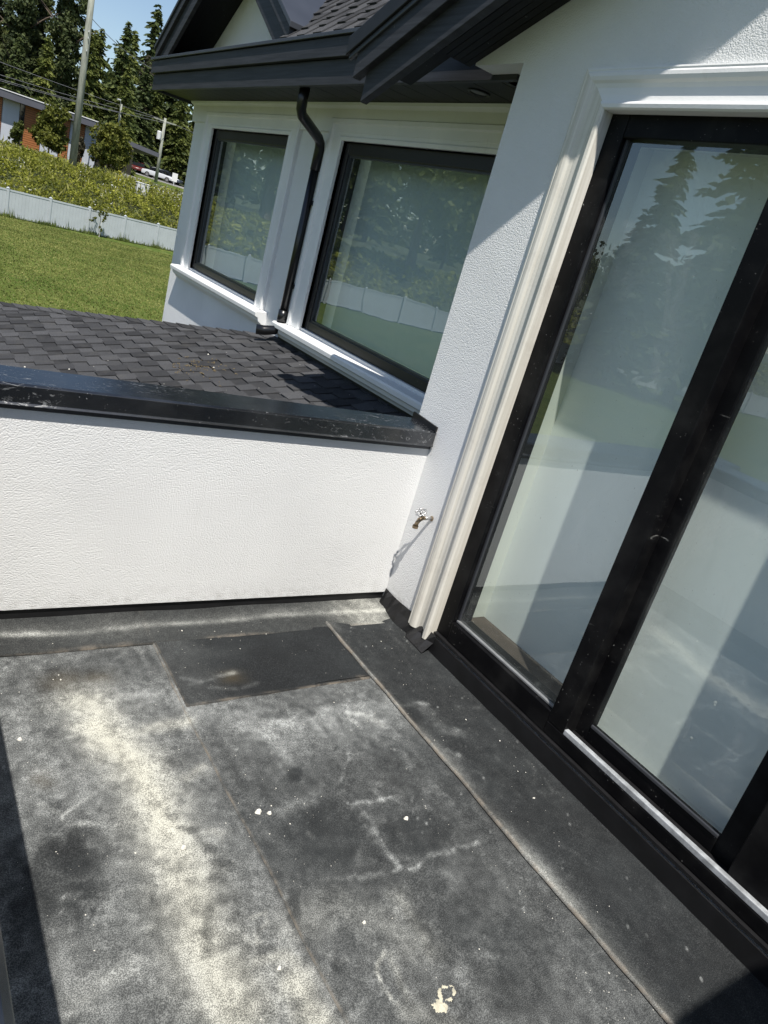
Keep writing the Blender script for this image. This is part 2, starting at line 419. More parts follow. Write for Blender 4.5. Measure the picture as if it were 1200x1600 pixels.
def line_sheet(name, d0, d1, s0, s1, nd, ns, mat, dz=0.0):
    """terrain strip laid along the fence line: d metres past it, s metres along it"""
    L = math.sqrt(1+FS*FS); tx, ty = 1/L, FS/L; nx_, ny_ = -FS/L, 1/L
    v = []; f = []
    for j in range(nd+1):
        d = d0+(d1-d0)*(j/nd)
        for i in range(ns+1):
            s = s0+(s1-s0)*i/ns; x = FX+tx*s+nx_*d; y = FY+ty*s+ny_*d
            v.append((x, y, ground(x, y)+dz+(0.05*noise.noise(Vector((x*0.3, y*0.3, 1))) if d > 1 else 0)))
    for j in range(nd):
        for i in range(ns):
            a = j*(ns+1)+i; f.append((a, a+1, a+ns+2, a+ns+1))
    me = bpy.data.meshes.new(name); me.from_pydata(v, [], f); me.update()
    for p in me.polygons: p.use_smooth = True
    return tag(link(name, me, mat), kind='structure')
line_sheet('lawn', -130, 0.0, -150, 120, 40, 40, 'lawn')
line_sheet('bank_terrain', 0.0, 30, -150, 120, 30, 60, 'bankground')
line_sheet('far_ground', 30.0, 900, -700, 900, 40, 40, 'bankground')

# road with the parked cars, and its grass verge
def ribbon(name, pts, w, mat, dz):
    v = []; f = []
    for i, (x, y) in enumerate(pts):
        a = Vector(pts[max(i-1, 0)]); b = Vector(pts[min(i+1, len(pts)-1)]); d = (b-a).normalized(); n_ = Vector((-d.y, d.x))
        for s in (-1, -0.33, 0.33, 1):
            q = Vector((x, y)) + n_*w/2*s; v.append((q.x, q.y, ground(q.x, q.y)+dz))
    for i in range(len(pts)-1):
        for k in range(3): a = i*4+k; f.append((a, a+1, a+5, a+4))
    me = bpy.data.meshes.new(name); me.from_pydata(v, [], f); me.update()
    return tag(link(name, me, mat), kind='structure')
ribbon('road', [(8+3.2*i, 128-2.1*i - 0.02*i*i) for i in range(0, 30)], 11.0, 'road', 0.05)
ribbon('grass_verge', [(8+3.2*i, 113-2.1*i - 0.02*i*i) for i in range(0, 30)], 14.0, 'lawn', 0.03)

# ------------------------------------------------------------------ the house
AX = 2.285          # face of the door wall
CY = 2.838          # its outer corner
PY = 2.682          # face of the front parapet
FXW = 2.845         # face of the window wall
SOF = 2.64          # soffit height
house = thing('house', 'white stucco house with black trim, glass patio door and two side windows', 'house', (2.85, 3.0, -2.6))

def wall_face(name, mat, parent, x, y0, y1, z0, z1, opens, depth, back=True):
    """wall in a plane of constant x, facing -x, with rectangular openings (ya,yb,za,zb) and reveals"""
    ys = sorted({y0, y1, *[o_[0] for o_ in opens], *[o_[1] for o_ in opens]}); zs = sorted({z0, z1, *[o_[2] for o_ in opens], *[o_[3] for o_ in opens]})
    mb = MB()
    vid = {}
    def V(y, z):
        if (y, z) not in vid: vid[(y, z)] = len(mb.v); mb.v.append((x, y, z))
        return vid[(y, z)]
    for i in range(len(ys)-1):
        for j in range(len(zs)-1):
            yc, zc = (ys[i]+ys[i+1])/2, (zs[j]+zs[j+1])/2
            if any(o_[0] < yc < o_[1] and o_[2] < zc < o_[3] for o_ in opens): continue
            mb.f.append((V(ys[i], zs[j]), V(ys[i], zs[j+1]), V(ys[i+1], zs[j+1]), V(ys[i+1], zs[j])))
    for ya, yb, za, zb in opens:
        mb.add([(x, ya, za), (x, yb, za), (x, yb, zb), (x, ya, zb), (x+depth, ya, za), (x+depth, yb, za), (x+depth, yb, zb), (x+depth, ya, zb)],
               [(0, 1, 5, 4), (1, 2, 6, 5), (2, 3, 7, 6), (3, 0, 4, 7)])
    if back:
        mb.add([(x, y0, z0), (x, y1, z0), (x, y1, z1), (x, y0, z1), (x+depth, y0, z0), (x+depth, y1, z0), (x+depth, y1, z1), (x+depth, y0, z1)],
               [(0, 1, 5, 4), (1, 2, 6, 5), (2, 3, 7, 6), (3, 0, 4, 7)])
    return mb.build(name, mat, parent)

# --- window wall (the wing beyond the low roof)
W1 = (6.245, 8.11, 0.985, 2.395); W2 = (3.30, 5.315, 0.985, 2.39)
wall_face('window_wall', 'stucco', house, FXW, CY-0.3, 8.735, -2.6, SOF+0.02, [W1, W2], 0.30)
box('end_wall', 'stucco', house, FXW+0.30, FXW+6, 8.45, 8.735, -2.6, SOF+0.02)
# cornice band under the soffit
cb = MB()
prof = [(0.0, 2.44), (0.025, 2.445), (0.03, 2.60), (0.055, 2.62), (0.06, SOF-0.003), (0.0, SOF-0.003)]
cb.strips([[(FXW-p, CY+0.0, z) for p, z in prof], [(FXW-p, 8.735+p, z) for p, z in prof], [(FXW+1.0, 8.735+p, z) for p, z in prof]], True)
cb.build('cornice', 'trim', house)

def pane_quad(x, y0, y1, z0, z1, mat, parent):
    me = bpy.data.meshes.new('pane'); me.from_pydata([(x, y0, z0), (x, y0, z1), (x, y1, z1), (x, y1, z0)], [], [(0, 1, 2, 3)]); me.update()
    if me.polygons[0].normal.x > 0: me.flip_normals()
    return link('pane', me, mat, parent)
def window(w, casing_right=True, sill_y0=None, sill_y1=None):
    y0, y1, z0, z1 = w
    root = MB().box(FXW+0.235, FXW+0.25, y0+0.06, y1-0.06, z0+0.05, z1-0.05).build('window', 'wblind', house)
    # casing: stepped moulding on three sides
    cw = 0.20
    prof = [(0.0, -0.05), (0.0, 0.022), (0.03, 0.028), (0.045, 0.020), (cw-0.06, 0.022), (cw-0.045, 0.040), (cw-0.012, 0.042), (cw, 0.032), (cw, 0.0)]
    tops = z1
    rows = [[(FXW-p, y0-wd_, z0-0.02) for wd_, p in prof], [(FXW-p, y0-wd_, min(tops+wd_*0.75, 2.56)) for wd_, p in prof],
            [(FXW-p, y1+wd_, min(tops+wd_*0.75, 2.56)) for wd_, p in prof], [(FXW-p, y1+wd_, z0-0.02) for wd_, p in prof]]
    MB().strips(rows).build('casing', 'trim', root)
    # black frame
    fw = 0.062; xf = FXW+0.022
    MB().box(xf, xf+0.12, y0+0.002, y0+fw, z0+0.002, z1-0.002).build('frame_side', 'wframe', root, 0.004)
    MB().box(xf, xf+0.12, y1-fw, y1-0.002, z0+0.002, z1-0.002).build('frame_side', 'wframe', root, 0.004)
    MB().box(xf+0.002, xf+0.118, y0+fw, y1-fw, z0+0.002, z0+0.070).build('frame_bottom', 'wframe', root, 0.004)
    MB().box(xf+0.002, xf+0.118, y0+fw, y1-fw, z1-0.085, z1-0.002).build('frame_top', 'wframe', root, 0.004)
    bead = MB()
    a0, a1, b0, b1 = y0+fw, y1-fw, z0+0.070, z1-0.085; g = 0.014
    bead.box(xf+0.012, xf+0.026, a0, a0+g, b0, b1); bead.box(xf+0.012, xf+0.026, a1-g, a1, b0, b1); bead.box(xf+0.013, xf+0.025, a0+g, a1-g, b0, b0+g); bead.box(xf+0.013, xf+0.025, a0+g, a1-g, b1-g, b1)
    bead.build('glazing_bead', 'metal_edge', root)
    pane_quad(xf+0.028, a0, a1, b0, b1, 'wglass', root)
    # sill: moulded projecting ledge
    s0 = sill_y0 if sill_y0 is not None else y0-0.28; s1 = sill_y1 if sill_y1 is not None else y1+0.30
    zt = z0-0.03
    sp = [(-0.04, zt+0.012), (0.105, zt), (0.115, zt-0.012), (0.112, zt-0.045), (0.085, zt-0.055), (0.075, zt-0.085), (0.045, zt-0.105), (0.03, zt-0.125), (0.0, zt-0.13)]
    rows = [[(FXW-p, s0 - (0 if p <= 0 else min(0, 0)), z) for p, z in sp], [(FXW-p, s1, z) for p, z in sp]]
    mb = MB().strips(rows); n = len(sp); mb.f.append(tuple(range(n))); mb.f.append(tuple(range(n, 2*n))[::-1])
    mb.build('sill', 'trim', root, 0.004)
    return root
win1 = window(W1, sill_y0=5.97, sill_y1=8.42)
win2 = window(W2, sill_y0=2.95, sill_y1=5.62)

# --- door wall with its gable
GYE = 3.18                                        # end of the gable wall
def soffit_z(y): 
    return 2.646+0.41*(GYE-y) if y > 2.35 else 2.646+0.41*(GYE-2.35)+0.85*(2.35-y)
DO = (-1.55, 2.27, 0.075, 2.465)                  # door opening y0,y1,z0,z1
gw = MB()
outer = [(-4.2, soffit_z(-0.1)-0.85*4.1)]
mbw = MB()
# lower wall pieces around the opening share vertices on one face
yl = [-2.6, DO[0], DO[1], CY]
zl = [-2.6, DO[2], DO[3], SOF]
for i in range(3):
    for j in range(3):
        if i == 1 and j == 1: continue
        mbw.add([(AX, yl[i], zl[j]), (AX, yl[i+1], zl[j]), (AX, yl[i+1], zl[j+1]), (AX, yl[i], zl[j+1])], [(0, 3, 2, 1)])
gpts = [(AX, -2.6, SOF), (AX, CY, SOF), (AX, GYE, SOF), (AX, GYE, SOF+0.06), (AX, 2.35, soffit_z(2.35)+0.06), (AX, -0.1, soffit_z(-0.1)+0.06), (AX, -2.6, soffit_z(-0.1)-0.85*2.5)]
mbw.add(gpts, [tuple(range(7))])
mbw.add([(AX, CY, -2.6), (FXW, CY, -2.6), (FXW, CY, SOF), (AX, CY, SOF)], [(0, 1, 2, 3)])
mbw.add([(AX, CY, SOF), (AX, GYE, SOF), (FXW, GYE, SOF), (FXW, CY, SOF)], [(0, 1, 2, 3)])
for ya, za, yb, zb in ((DO[1], DO[2], DO[1], DO[3]), (DO[0], DO[2], DO[0], DO[3]), (DO[0], DO[3], DO[1], DO[3]), (DO[0], DO[2], DO[1], DO[2])):
    mbw.add([(AX, ya, za), (AX, yb, zb), (AX+0.35, yb, zb), (AX+0.35, ya, za)], [(0, 1, 2, 3)])
me = bpy.data.meshes.new('door_wall'); me.from_pydata(mbw.v, [], mbw.f); me.update()
door_wall = link('door_wall', me, 'stucco', house)

# --- patio door
FF = 2.312                                       # outer face of the fixed frame
door = MB().box(FF+0.26, FF+0.27, DO[0]+0.02, DO[1]+0.015, 0.10, 2.44).build('patio_door', 'blind', house)
def dbox(name, *a, mat='frame', bev=0.004): return MB().box(*a).build(name, mat, door, bev)
dbox('jamb', FF, FF+0.12, 2.168, 2.268, 0.11, 2.463)
dbox('head_rail', FF+0.002, FF+0.118, DO[0], 2.168, 2.372, 2.462)
dbox('sill_rail', FF-0.004, FF+0.118, 1.49, 2.168, 0.11, 0.212)
dbox('sill_rail', FF-0.003, FF+0.118, DO[0], 1.49, 0.11, 0.166)
dbox('mullion', FF-0.002, FF+0.118, 1.400, 1.490, 0.166, 2.372)
dbox('glazing_bead', FF+0.018, FF+0.034, 1.490, 2.168, 0.212, 0.224, mat='bead', bev=0.003)
dbox('glazing_bead', FF+0.022, FF+0.034, 2.156, 2.168, 0.226, 2.372, mat='metal_edge', bev=0.002)
dbox('track', FF-0.002, FF+0.022, DO[0], 1.400, 0.167, 0.190, mat='alu', bev=0.003)
dbox('track_channel', FF+0.022, FF+0.068, DO[0], 1.400, 0.166, 0.172, mat='black', bev=0.0)
# sliding sashes on the inner track
for s0, s1 in ((0.655, 1.450), (-1.5, 0.60)):
    xs = FF+0.07
    dbox('sash_stile', xs, xs+0.045, s1-0.108, s1, 0.168, 2.371)
    dbox('sash_stile', xs, xs+0.045, s0, s0+0.098, 0.168, 2.371)
    dbox('sash_rail', xs+0.001, xs+0.044, s0+0.098, s1-0.108, 0.168, 0.235)
    dbox('sash_rail', xs+0.001, xs+0.044, s0+0.098, s1-0.108, 2.29, 2.371)
    dbox('glazing_bead', xs-0.006, xs+0.004, s0+0.100, s1-0.110, 0.236, 0.250, mat='metal_edge', bev=0.003)
    pane_quad(xs+0.022, s0+0.098, s1-0.108, 0.235, 2.29, 'glass', door)
dbox('mullion', FF+0.024, FF+0.118, 0.500, 0.668, 0.173, 2.371)
pane_quad(FF+0.034, 1.490, 2.168, 0.212, 2.372, 'glass', door)
dbox('inner_jamb', FF+0.121, FF+0.26, 2.225, 2.262, 0.19, 2.43, mat='jamb', bev=0.0)
dbox('inner_head', FF+0.121, FF+0.26, DO[0]+0.02, 2.225, 2.40, 2.43, mat='jamb', bev=0.0)
dbox('inner_sill', FF+0.121, FF+0.26, 1.452, 2.225, 0.168, 0.190, mat='innersill', bev=0.0)
# moulded casing: cream upright and white head, mitred
prof = [(0.0, -0.025), (0.0, 0.026), (0.006, 0.034), (0.020, 0.036), (0.030, 0.030), (0.036, 0.018), (0.062, 0.013), (0.088, 0.012), (0.104, 0.017), (0.114, 0.026), (0.128, 0.031), (0.142, 0.030), (0.150, 0.024), (0.156, 0.026), (0.163, 0.024), (0.165, 0.0)]
EY, EZ = 2.253, 2.452
up_rows = [[(AX-p, EY+w, 0.062) for w, p in prof], [(AX-p, EY+w, EZ+w*0.9) for w, p in prof]]
mb = MB().strips(up_rows); n = len(prof); mb.f.append(tuple(range(n)))
mb.build('casing', 'cream', door)
hd_rows = [[(AX-p, EY+w, EZ+w*0.9) for w, p in prof], [(AX-p, DO[0]-w, EZ+w*0.9) for w, p in prof]]
MB().strips(hd_rows).build('head_casing', 'trim', door)
dbox('sill_pan', FF-0.02, FF+0.1, DO[0], 2.25, 0.096, 0.109, mat='black', bev=0.0)

# --- roof over the door gable: kicked rake with two-step barge boards
RXo = 1.98
def rake_z(y): return 2.38+0.42*(3.63-y) if y > 2.35 else 2.38+0.42*(3.63-2.35)+0.85*(2.35-y)
def rake_band(x0, x1, lo, hi, tail, name, mat, parent):
    ys = [tail, 2.35, -0.1, -3.0]
    def zz(y): return rake_z(y) if y >= -0.1 else rake_z(-0.1)-0.85*(-0.1-y)
    rows = []
    for y in ys:
        z = zz(y); rows.append([(x0, y, z+lo), (x1, y, z+lo), (x1, y, z+hi), (x0, y, z+hi)])
    mb = MB().strips(rows, True); mb.f.append((0, 1, 2, 3)); k = 4*(len(ys)-1); mb.f.append((k, k+1, k+2, k+3))
    return mb.build(name, mat, parent, 0.003)
groof = rake_band(RXo+0.012, AX+0.03, 0.235, 0.300, 3.74, 'gable_roof', 'soffit', house)
rake_band(RXo, RXo+0.04, 0.0, 0.175, 3.63, 'barge_board', 'fascia', groof)
rake_band(RXo-0.035, RXo+0.011, 0.130, 0.245, 3.70, 'barge_trim', 'fascia', groof)
rake_band(RXo-0.060, RXo+0.05, 0.262, 0.345, 3.78, 'roof_edge', 'black', groof)
rake_band(RXo-0.048, RXo-0.030, 0.235, 0.262, 3.76, 'drip_edge', 'metal_edge', groof)
for i in range(7):       # sloping soffit boards between rake and wall
    x0 = RXo+0.042+i*0.0375
    rows = []
    for y in (3.215, 2.35, -0.1):
        z = (2.646+0.41*(GYE-y)) if y > 2.349 else soffit_z(y)
        rows.append([(x0, y, z+0.001), (x0+0.034, y, z+0.001), (x0+0.034, y, z+0.02), (x0, y, z+0.02)])
    mb = MB().strips(rows, True); mb.f.append((0, 1, 2, 3)); mb.build('soffit_board', 'soffit', groof)
MB().add([(RXo+0.04, y, z+0.03) for y, z in ((3.22, 2.646+0.41*(GYE-3.22)), (2.35, soffit_z(2.35)), (-0.1, soffit_z(-0.1)))] + [(AX, y, z+0.03) for y, z in ((3.22, 2.646+0.41*(GYE-3.22)), (2.35, soffit_z(2.35)), (-0.1, soffit_z(-0.1)))], [(0, 1, 4, 3), (1, 2, 5, 4)]).build('soffit_backing', 'soffit', groof)

# --- eave of the window wing
EXf = 2.40; EY1 = 8.93; EY0 = 3.0
eave = MB().box(EXf+0.02, FXW+0.8, EY0, EY1-0.03, SOF+0.03, SOF+0.045).build('eave', 'soffit', house)
nb = 26
for i in range(nb):
    y0 = EY0+(EY1-0.04-EY0)*i/nb; y1 = EY0+(EY1-0.04-EY0)*(i+1)/nb-0.006
    MB().box(EXf+0.03, FXW+0.5, y0, y1, SOF, SOF+0.028).build('soffit_board', 'soffit', eave)
box('fascia_board', 'fascia', eave, EXf, EXf+0.03, EY0, EY1, 2.615, 2.765, 0.003)
box('fascia_board', 'fascia', eave, EXf-0.028, EXf+0.028, EY0, EY1+0.028, 2.770, 2.885, 0.003)
box('fascia_end', 'fascia', eave, EXf+0.031, FXW+0.8, EY1-0.03, EY1, 2.615, 2.765, 0.003)
box('fascia_end', 'fascia', eave, EXf+0.03, FXW+0.8, EY1-0.002, EY1+0.028, 2.770, 2.885, 0.003)
box('drip_edge', 'metal_edge', eave, EXf-0.045, EXf+0.20, EY0, EY1+0.045, 2.890, 2.915, 0.003)
def pot(x, y, z):
    r_ = MB().lathe((x, y, z), (0, 0, -1), [(0, 0.062), (0.006, 0.062), (0.008, 0.052), (0.002, 0.048)], 20).build('pot_light', 'black', eave)
    MB().lathe((x, y, z-0.001), (0, 0, -1), [(0.0, 0.048), (0.003, 0.03), (0.004, 0.001)], 20).build('lens', 'lamp_glass', r_)
pot(2.62, 3.55, SOF-0.001)

# --- shingled roofs: raised tabs laid in staggered courses
def tab_mesh(name, L, W, skew, th):
    a = W/2
    pts = [(-0.0, -a+skew), (-0.0, a-skew*0.6), (L, a+skew*0.4), (L, -a-skew*0.3)]
    lo = [-0.001]*4; hi = [th, th, th*0.45, th*0.45]
    v = [(p[0], p[1], l_) for p, l_ in zip(pts, lo)] + [(p[0], p[1], h_) for p, h_ in zip(pts, hi)]
    f = [(3, 2, 1, 0), (4, 5, 6, 7)] + [(i, (i+1) % 4, 4+(i+1) % 4, 4+i) for i in range(4)]
    me = bpy.data.meshes.new(name); me.from_pydata(v, [], f); me.update(); me.materials.append(M['shingle']); return me
TABS = [tab_mesh('shingle_tab', 0.125, w, s, t_) for w, s, t_ in ((0.122, 0.007, 0.0085), (0.13, 0.009, 0.010), (0.114, 0.006, 0.008), (0.138, 0.008, 0.0095))]
def frame_matrix(o, u, v, n): 
    return Matrix(((u.x, v.x, n.x, o.x), (u.y, v.y, n.y, o.y), (u.z, v.z, n.z, o.z), (0, 0, 0, 1)))
def place(o, mw, parent):
    o.parent = parent; o.matrix_parent_inverse = Matrix.Identity(4)
    o.matrix_basis = Matrix.Translation(-PW) @ mw
PW = Vector((2.85, 3.0, -2.6))
house_inv = Matrix.Translation(-PW)
def course_tabs(parent, o0, u, v, exposure, i, va, vb, period, limit):
    """tabs of course i between va and vb along v; returns the (vc, matrix, mesh) left over"""
    n = u.cross(v).normalized(); out = []
    k0 = int(va/period)-1
    off = (i % 2)*period*0.5 + 0.02*math.sin(i*2.3)
    k = k0
    while k*period+off < vb:
        vc = k*period+off+random.uniform(-0.012, 0.012); k += 1
        if vc-0.07 < va or vc+0.05 > vb: continue
        me = random.choice(TABS)
        mw = frame_matrix(o0 + u*(exposure*i) + v*vc + n*0.006, u, v, n)
        if limit[0] > 0:
            limit[0] -= 1
            o = bpy.data.objects.new('shingle_tab', me); COL.objects.link(o); o.parent = parent; o.matrix_basis = mw
        else: out.append((mw, me))
    return out
def course_base(parent, o0, u, v, exposure, i, va, vb):
    n = u.cross(v).normalized(); a = o0+u*(exposure*i); L = exposure+0.02
    p = [a+v*va, a+v*vb, a+v*vb+u*L, a+v*va+u*L]
    mb = MB().add([p[0]-n*0.002, p[1]-n*0.002, p[2]-n*0.004, p[3]-n*0.004, p[0]+n*0.007, p[1]+n*0.007, p[2]+n*0.001, p[3]+n*0.001], [(4, 5, 6, 7), (0, 1, 5, 4), (1, 2, 6, 5), (3, 0, 4, 7), (2, 3, 7, 6)])
    me = bpy.data.meshes.new('shingle_course'); me.from_pydata(mb.v, [], mb.f); me.update(); me.materials.append(M['shingle'])
    o = bpy.data.objects.new('shingle_course', me); COL.objects.link(o); o.parent = parent; return o
# low roof: falls to the left, cut by a hip
T = 0.25; Z0 = 0.80; EXP = 0.112
ul = Vector((1, 0, T)).normalized(); vl = Vector((0, 1, 0))
o_low = Vector((-1.2, 0, Z0-T*(FXW+1.2)))
def hip_y(x): return 5.70+(FXW-x)
rootverts = [(x, y, Z0-T*(FXW-x)-0.012) for x, y in ((-1.25, 2.9), (FXW-0.005, 2.9), (FXW-0.005, hip_y(FXW)), (-1.25, hip_y(-1.25)))]
far_edge = [(FXW-0.005, 8.9, Z0-T*3.2-0.02), (-1.25, 12.9, Z0-T*(FXW+1.25)-T*3.2-0.02), (-1.25, hip_y(-1.25)+0.0, Z0-T*(FXW+1.25)-0.012)]
mb = MB(); mb.add(rootverts, [(0, 1, 2, 3)])
hz = Z0-T*(FXW+1.25)
mb.add([(FXW-0.005, hip_y(FXW), Z0-0.012), (-1.25, hip_y(-1.25), hz-0.012), (FXW-0.005, hip_y(-1.25), hz-0.012)], [(0, 1, 2)])
low_roof = mb.build('lower_roof', 'shingle', house)
low_roof.matrix_parent_inverse = Matrix.Translation(-PW)
cells = []; i = 0
while True:
    x = o_low.x + ul.x*EXP*i
    if x > FXW-0.02: break
    if x > 0.05: cells.append((i, x))
    i += 1
lim = [300]; rest = []
vis = sorted(cells, key=lambda c: -c[1])
for i, x in vis:
    ymax = hip_y(x)-0.03
    course_base(low_roof, o_low, ul, vl, EXP, i, 2.90, hip_y(x+EXP)-0.0)
    ynear = 2.9
    rest += course_tabs(low_roof, o_low, ul, vl, EXP, i, ynear, ymax, 0.252, lim)
if rest:
    mb = MB()
    for mw, me_ in rest:
        mb.add([mw @ vv.co for vv in me_.vertices], [tuple(p.vertices) for p in me_.polygons])
    me = bpy.data.meshes.new('shingle_tabs_rest'); me.from_pydata(mb.v, [], mb.f); me.update(); me.materials.append(M['shingle'])
    o = bpy.data.objects.new('outer_shingles', me); COL.objects.link(o); o.parent = low_roof; o['kind'] = 'stuff'
# hip caps
hd = Vector((-1, 1, -T)).normalized()
nL = Vector((-T, 0, 1)).normalized(); nF = Vector((0, T, 1)).normalized()
capL = 0.30
sidea = Vector((-0.0, -1.0, 0)); 
c = 0
while c*0.125 < 4.6:
    p = Vector((FXW-0.03, hip_y(FXW-0.03), Z0-T*0.03)) + hd*(c*0.125)
    lift = 0.012
    a = p + Vector((0.02, -0.13, 0.0)); a.z = Z0-T*(FXW-a.x)+0.010
    top = p + Vector((0, 0, 0.02))
    b = p + Vector((0.13, 0.02, 0)); b.z = p.z+0.005-0.02
    back = -hd*0.0
    fwd = hd*0.145
    q = [a+fwd, top+fwd, b+fwd, a-hd*0.02, top-hd*0.02, b-hd*0.02]
    up_ = [Vector((0, 0, 0.012))]*3 + [Vector((0, 0, 0.001))]*3
    v = [x_+d_ for x_, d_ in zip(q, up_)] + [x_+d_-Vector((0, 0, 0.008)) for x_, d_ in zip(q, up_)]
    f = [(0, 1, 4, 3), (1, 2, 5, 4), (6, 9, 10, 7), (7, 10, 11, 8), (0, 6, 7, 1), (1, 7, 8, 2), (0, 3, 9, 6), (2, 8, 11, 5), (3, 4, 10, 9), (4, 5, 11, 10)]
    mb = MB().add(v, f); me = mb.mesh('hip_cap'); me.materials.append(M['shingle'])
    o = bpy.data.objects.new('hip_cap', me); COL.objects.link(o); o.parent = low_roof
    c += 1
# walls carrying the low roof, out of sight below it
box('lower_wall', 'stucco', house, -0.9, -0.7, PY+0.2, 7.6, -2.6, Z0-T*(FXW+0.9)-0.03)
# step flashing along the wall
MB().prism([(FXW-0.012, 2.86, Z0-0.01), (FXW-0.012, 5.66, Z0-0.01), (FXW-0.012, 5.66, Z0+0.055), (FXW-0.012, 2.86, Z0+0.055)], (0.008, 0, 0)).build('step_flashing', 'black', house)

# main roof above the eave
SL = 0.95
um = Vector((1, 0, SL)).normalized(); o_main = Vector((EXf-0.02, 0, 2.918))
mroof = MB().add([(EXf+0.0, EY0, 2.905), (EXf+0.0, 5.78, 2.905), (EXf+4.5, 9.0, 2.905+SL*4.5), (EXf+4.5, EY0, 2.905+SL*4.5)], [(0, 1, 2, 3)]).build('main_roof', 'shingle', house)
lim2 = [130]; 
for i in range(0, 9):
    course_base(mroof, o_main, um, vl, 0.13, i, 3.3, 5.75+0.13*i*0.8)
    r_ = course_tabs(mroof, o_main, um, vl, 0.13, i, 3.6, 5.75+0.13*i*0.8, 0.27, lim2)
# dormer gable over the far window
DXr = 2.42; APY, APZ = 7.30, 3.92; DS = 0.62
dorm = MB().prism([(FXW-0.01, APY-1.62, 2.90), (FXW-0.01, APY+1.62, 2.90), (FXW-0.01, APY, 2.90+1.62*DS)], (0.05, 0, 0)).build('dormer', 'stucco', house)
for sgn, nm in ((1, 'a'), (-1, 'b')):
    def rk(x0, x1, lo, hi, name, mat, ext=0.0):
        tail = APY+sgn*(1.66+ext)
        ztail = APZ-DS*(1.66+ext)
        pts = [(x0, tail, ztail+lo), (x0, APY, APZ+lo), (x0, APY, APZ+hi), (x0, tail, ztail+hi)]
        MB().prism(pts, (x1-x0, 0, 0)).build(name, mat, dorm, 0.003)
    rk(DXr, DXr+0.035, -0.16, 0.02, 'barge_board', 'fascia')
    rk(DXr-0.03, DXr+0.034, 0.022, 0.12, 'barge_trim', 'fascia')
    rk(DXr-0.045, DXr+3.0, 0.122, 0.16, 'dormer_roof', 'metal_edge', 0.03)
    rk(DXr+0.036, FXW-0.012, -0.02, 0.0, 'dormer_soffit', 'soffit')

# rear wing behind the viewer (its eave throws the shade at the lower right)
MB().box(-0.9, 2.28, -1.60, -1.35, -2.6, 2.76).build('rear_wall', 'stucco', house)
MB().box(-1.2, 2.28, -2.6, -0.932, 2.765, 2.90).build('rear_eave', 'fascia', house)
# ------------------------------------------------------------------ downspout
ds = thing('downspout', 'black downpipe with an elbow between the two side windows', 'downpipe', (2.79, 5.56, 0.95))
MB().tube([(2.50, 5.42, SOF+0.01), (2.50, 5.42, 2.56), (2.505, 5.422, 2.50), (2.53, 5.44, 2.465), (2.74, 5.535, 2.375), (2.775, 5.553, 2.345), (2.785, 5.56, 2.30), (2.785, 5.56, 2.15)], 0.038, 14).build('elbow', 'pipe', ds, smooth=True)
MB().tube([(2.785, 5.56, 2.16), (2.785, 5.56, 1.0)], 0.034, 14).build('pipe', 'pipe', ds, smooth=True)
MB().tube([(2.785, 5.56, 1.06), (2.785, 5.56, 0.97)], 0.041, 14).build('collar', 'pipe', ds, smooth=True)
MB().tube([(2.785, 5.56, 0.985), (2.78, 5.56, 0.93), (2.75, 5.58, 0.885), (2.68, 5.62, 0.862), (2.62, 5.65, 0.855)], [0.036, 0.036, 0.038, 0.04, 0.042], 14).build('shoe', 'pipe', ds, smooth=True)
for z in (1.25, 1.9):
    MB().box(2.795, 2.845, 5.50, 5.62, z, z+0.035).build('bracket', 'pipe', ds)

# ------------------------------------------------------------------ parapets
def coping_marks(): pass
par = thing('parapet_wall', 'white stucco parapet wall in front with scratched black metal coping', 'parapet', (1.1, PY, 0))
MB().add([(-0.3, PY, 0.083), (AX-0.001, PY, 0.083), (AX-0.001, PY, 0.955), (-0.3, PY, 0.955), (-0.3, PY+0.16, 0.083), (AX-0.001, PY+0.155, 0.083), (AX-0.001, PY+0.155, 0.955), (-0.3, PY+0.155, 0.955)],
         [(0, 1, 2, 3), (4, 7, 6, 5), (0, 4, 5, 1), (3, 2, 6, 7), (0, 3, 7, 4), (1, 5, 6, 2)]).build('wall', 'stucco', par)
cp = [(PY-0.030, 0.922), (PY-0.022, 0.930), (PY-0.022, 0.990), (PY-0.010, 0.996), (PY+0.172, 1.004), (PY+0.180, 0.998), (PY+0.180, 0.93), (PY-0.012, 0.93)]
n = len(cp)
mb = MB(); mb.strips([[(-0.36, y, z) for y, z in cp], [(0.9, y, z+0.0012) for y, z in cp], [(AX-0.004, y, z) for y, z in cp]], True); mb.f += [tuple(range(n)), tuple(range(2*n, 3*n))[::-1]]
mb.build('coping', 'coping', par, 0.002)
MB().box(-0.3, AX-0.002, PY-0.006, PY+0.004, 0.902, 0.9215).build('drip_bead', 'metal_edge', par)
MB().add([(AX-0.012, PY-0.018, 0.997), (AX-0.012, PY+0.19, 1.004), (AX-0.012, PY+0.19, 1.034), (AX-0.012, PY-0.018, 1.022), (AX-0.002, PY-0.018, 0.997), (AX-0.002, PY+0.19, 1.004), (AX-0.002, PY+0.19, 1.034), (AX-0.002, PY-0.018, 1.022)],
         [(0, 1, 2, 3), (0, 4, 5, 1), (3, 2, 6, 7), (0, 3, 7, 4), (1, 5, 6, 2)]).build('end_flashing', 'black', par)
MB().box(-0.3, AX-0.001, PY+0.012, PY+0.15, -2.6, 0.0825).build('kerb', 'black', par)
lp = thing('parapet_wall', 'low left parapet seen only as a black coping corner at lower left', 'parapet', (0.0, 0.6, 0))
MB().box(-0.09, 0.110, -1.34, PY-0.001, 0.083, 0.955).build('wall', 'stucco', lp)
cq = [(0.134, 0.922), (0.130, 0.930), (0.130, 0.990), (0.120, 0.996), (-0.105, 1.002), (-0.115, 0.998), (-0.115, 0.93), (0.122, 0.93)]
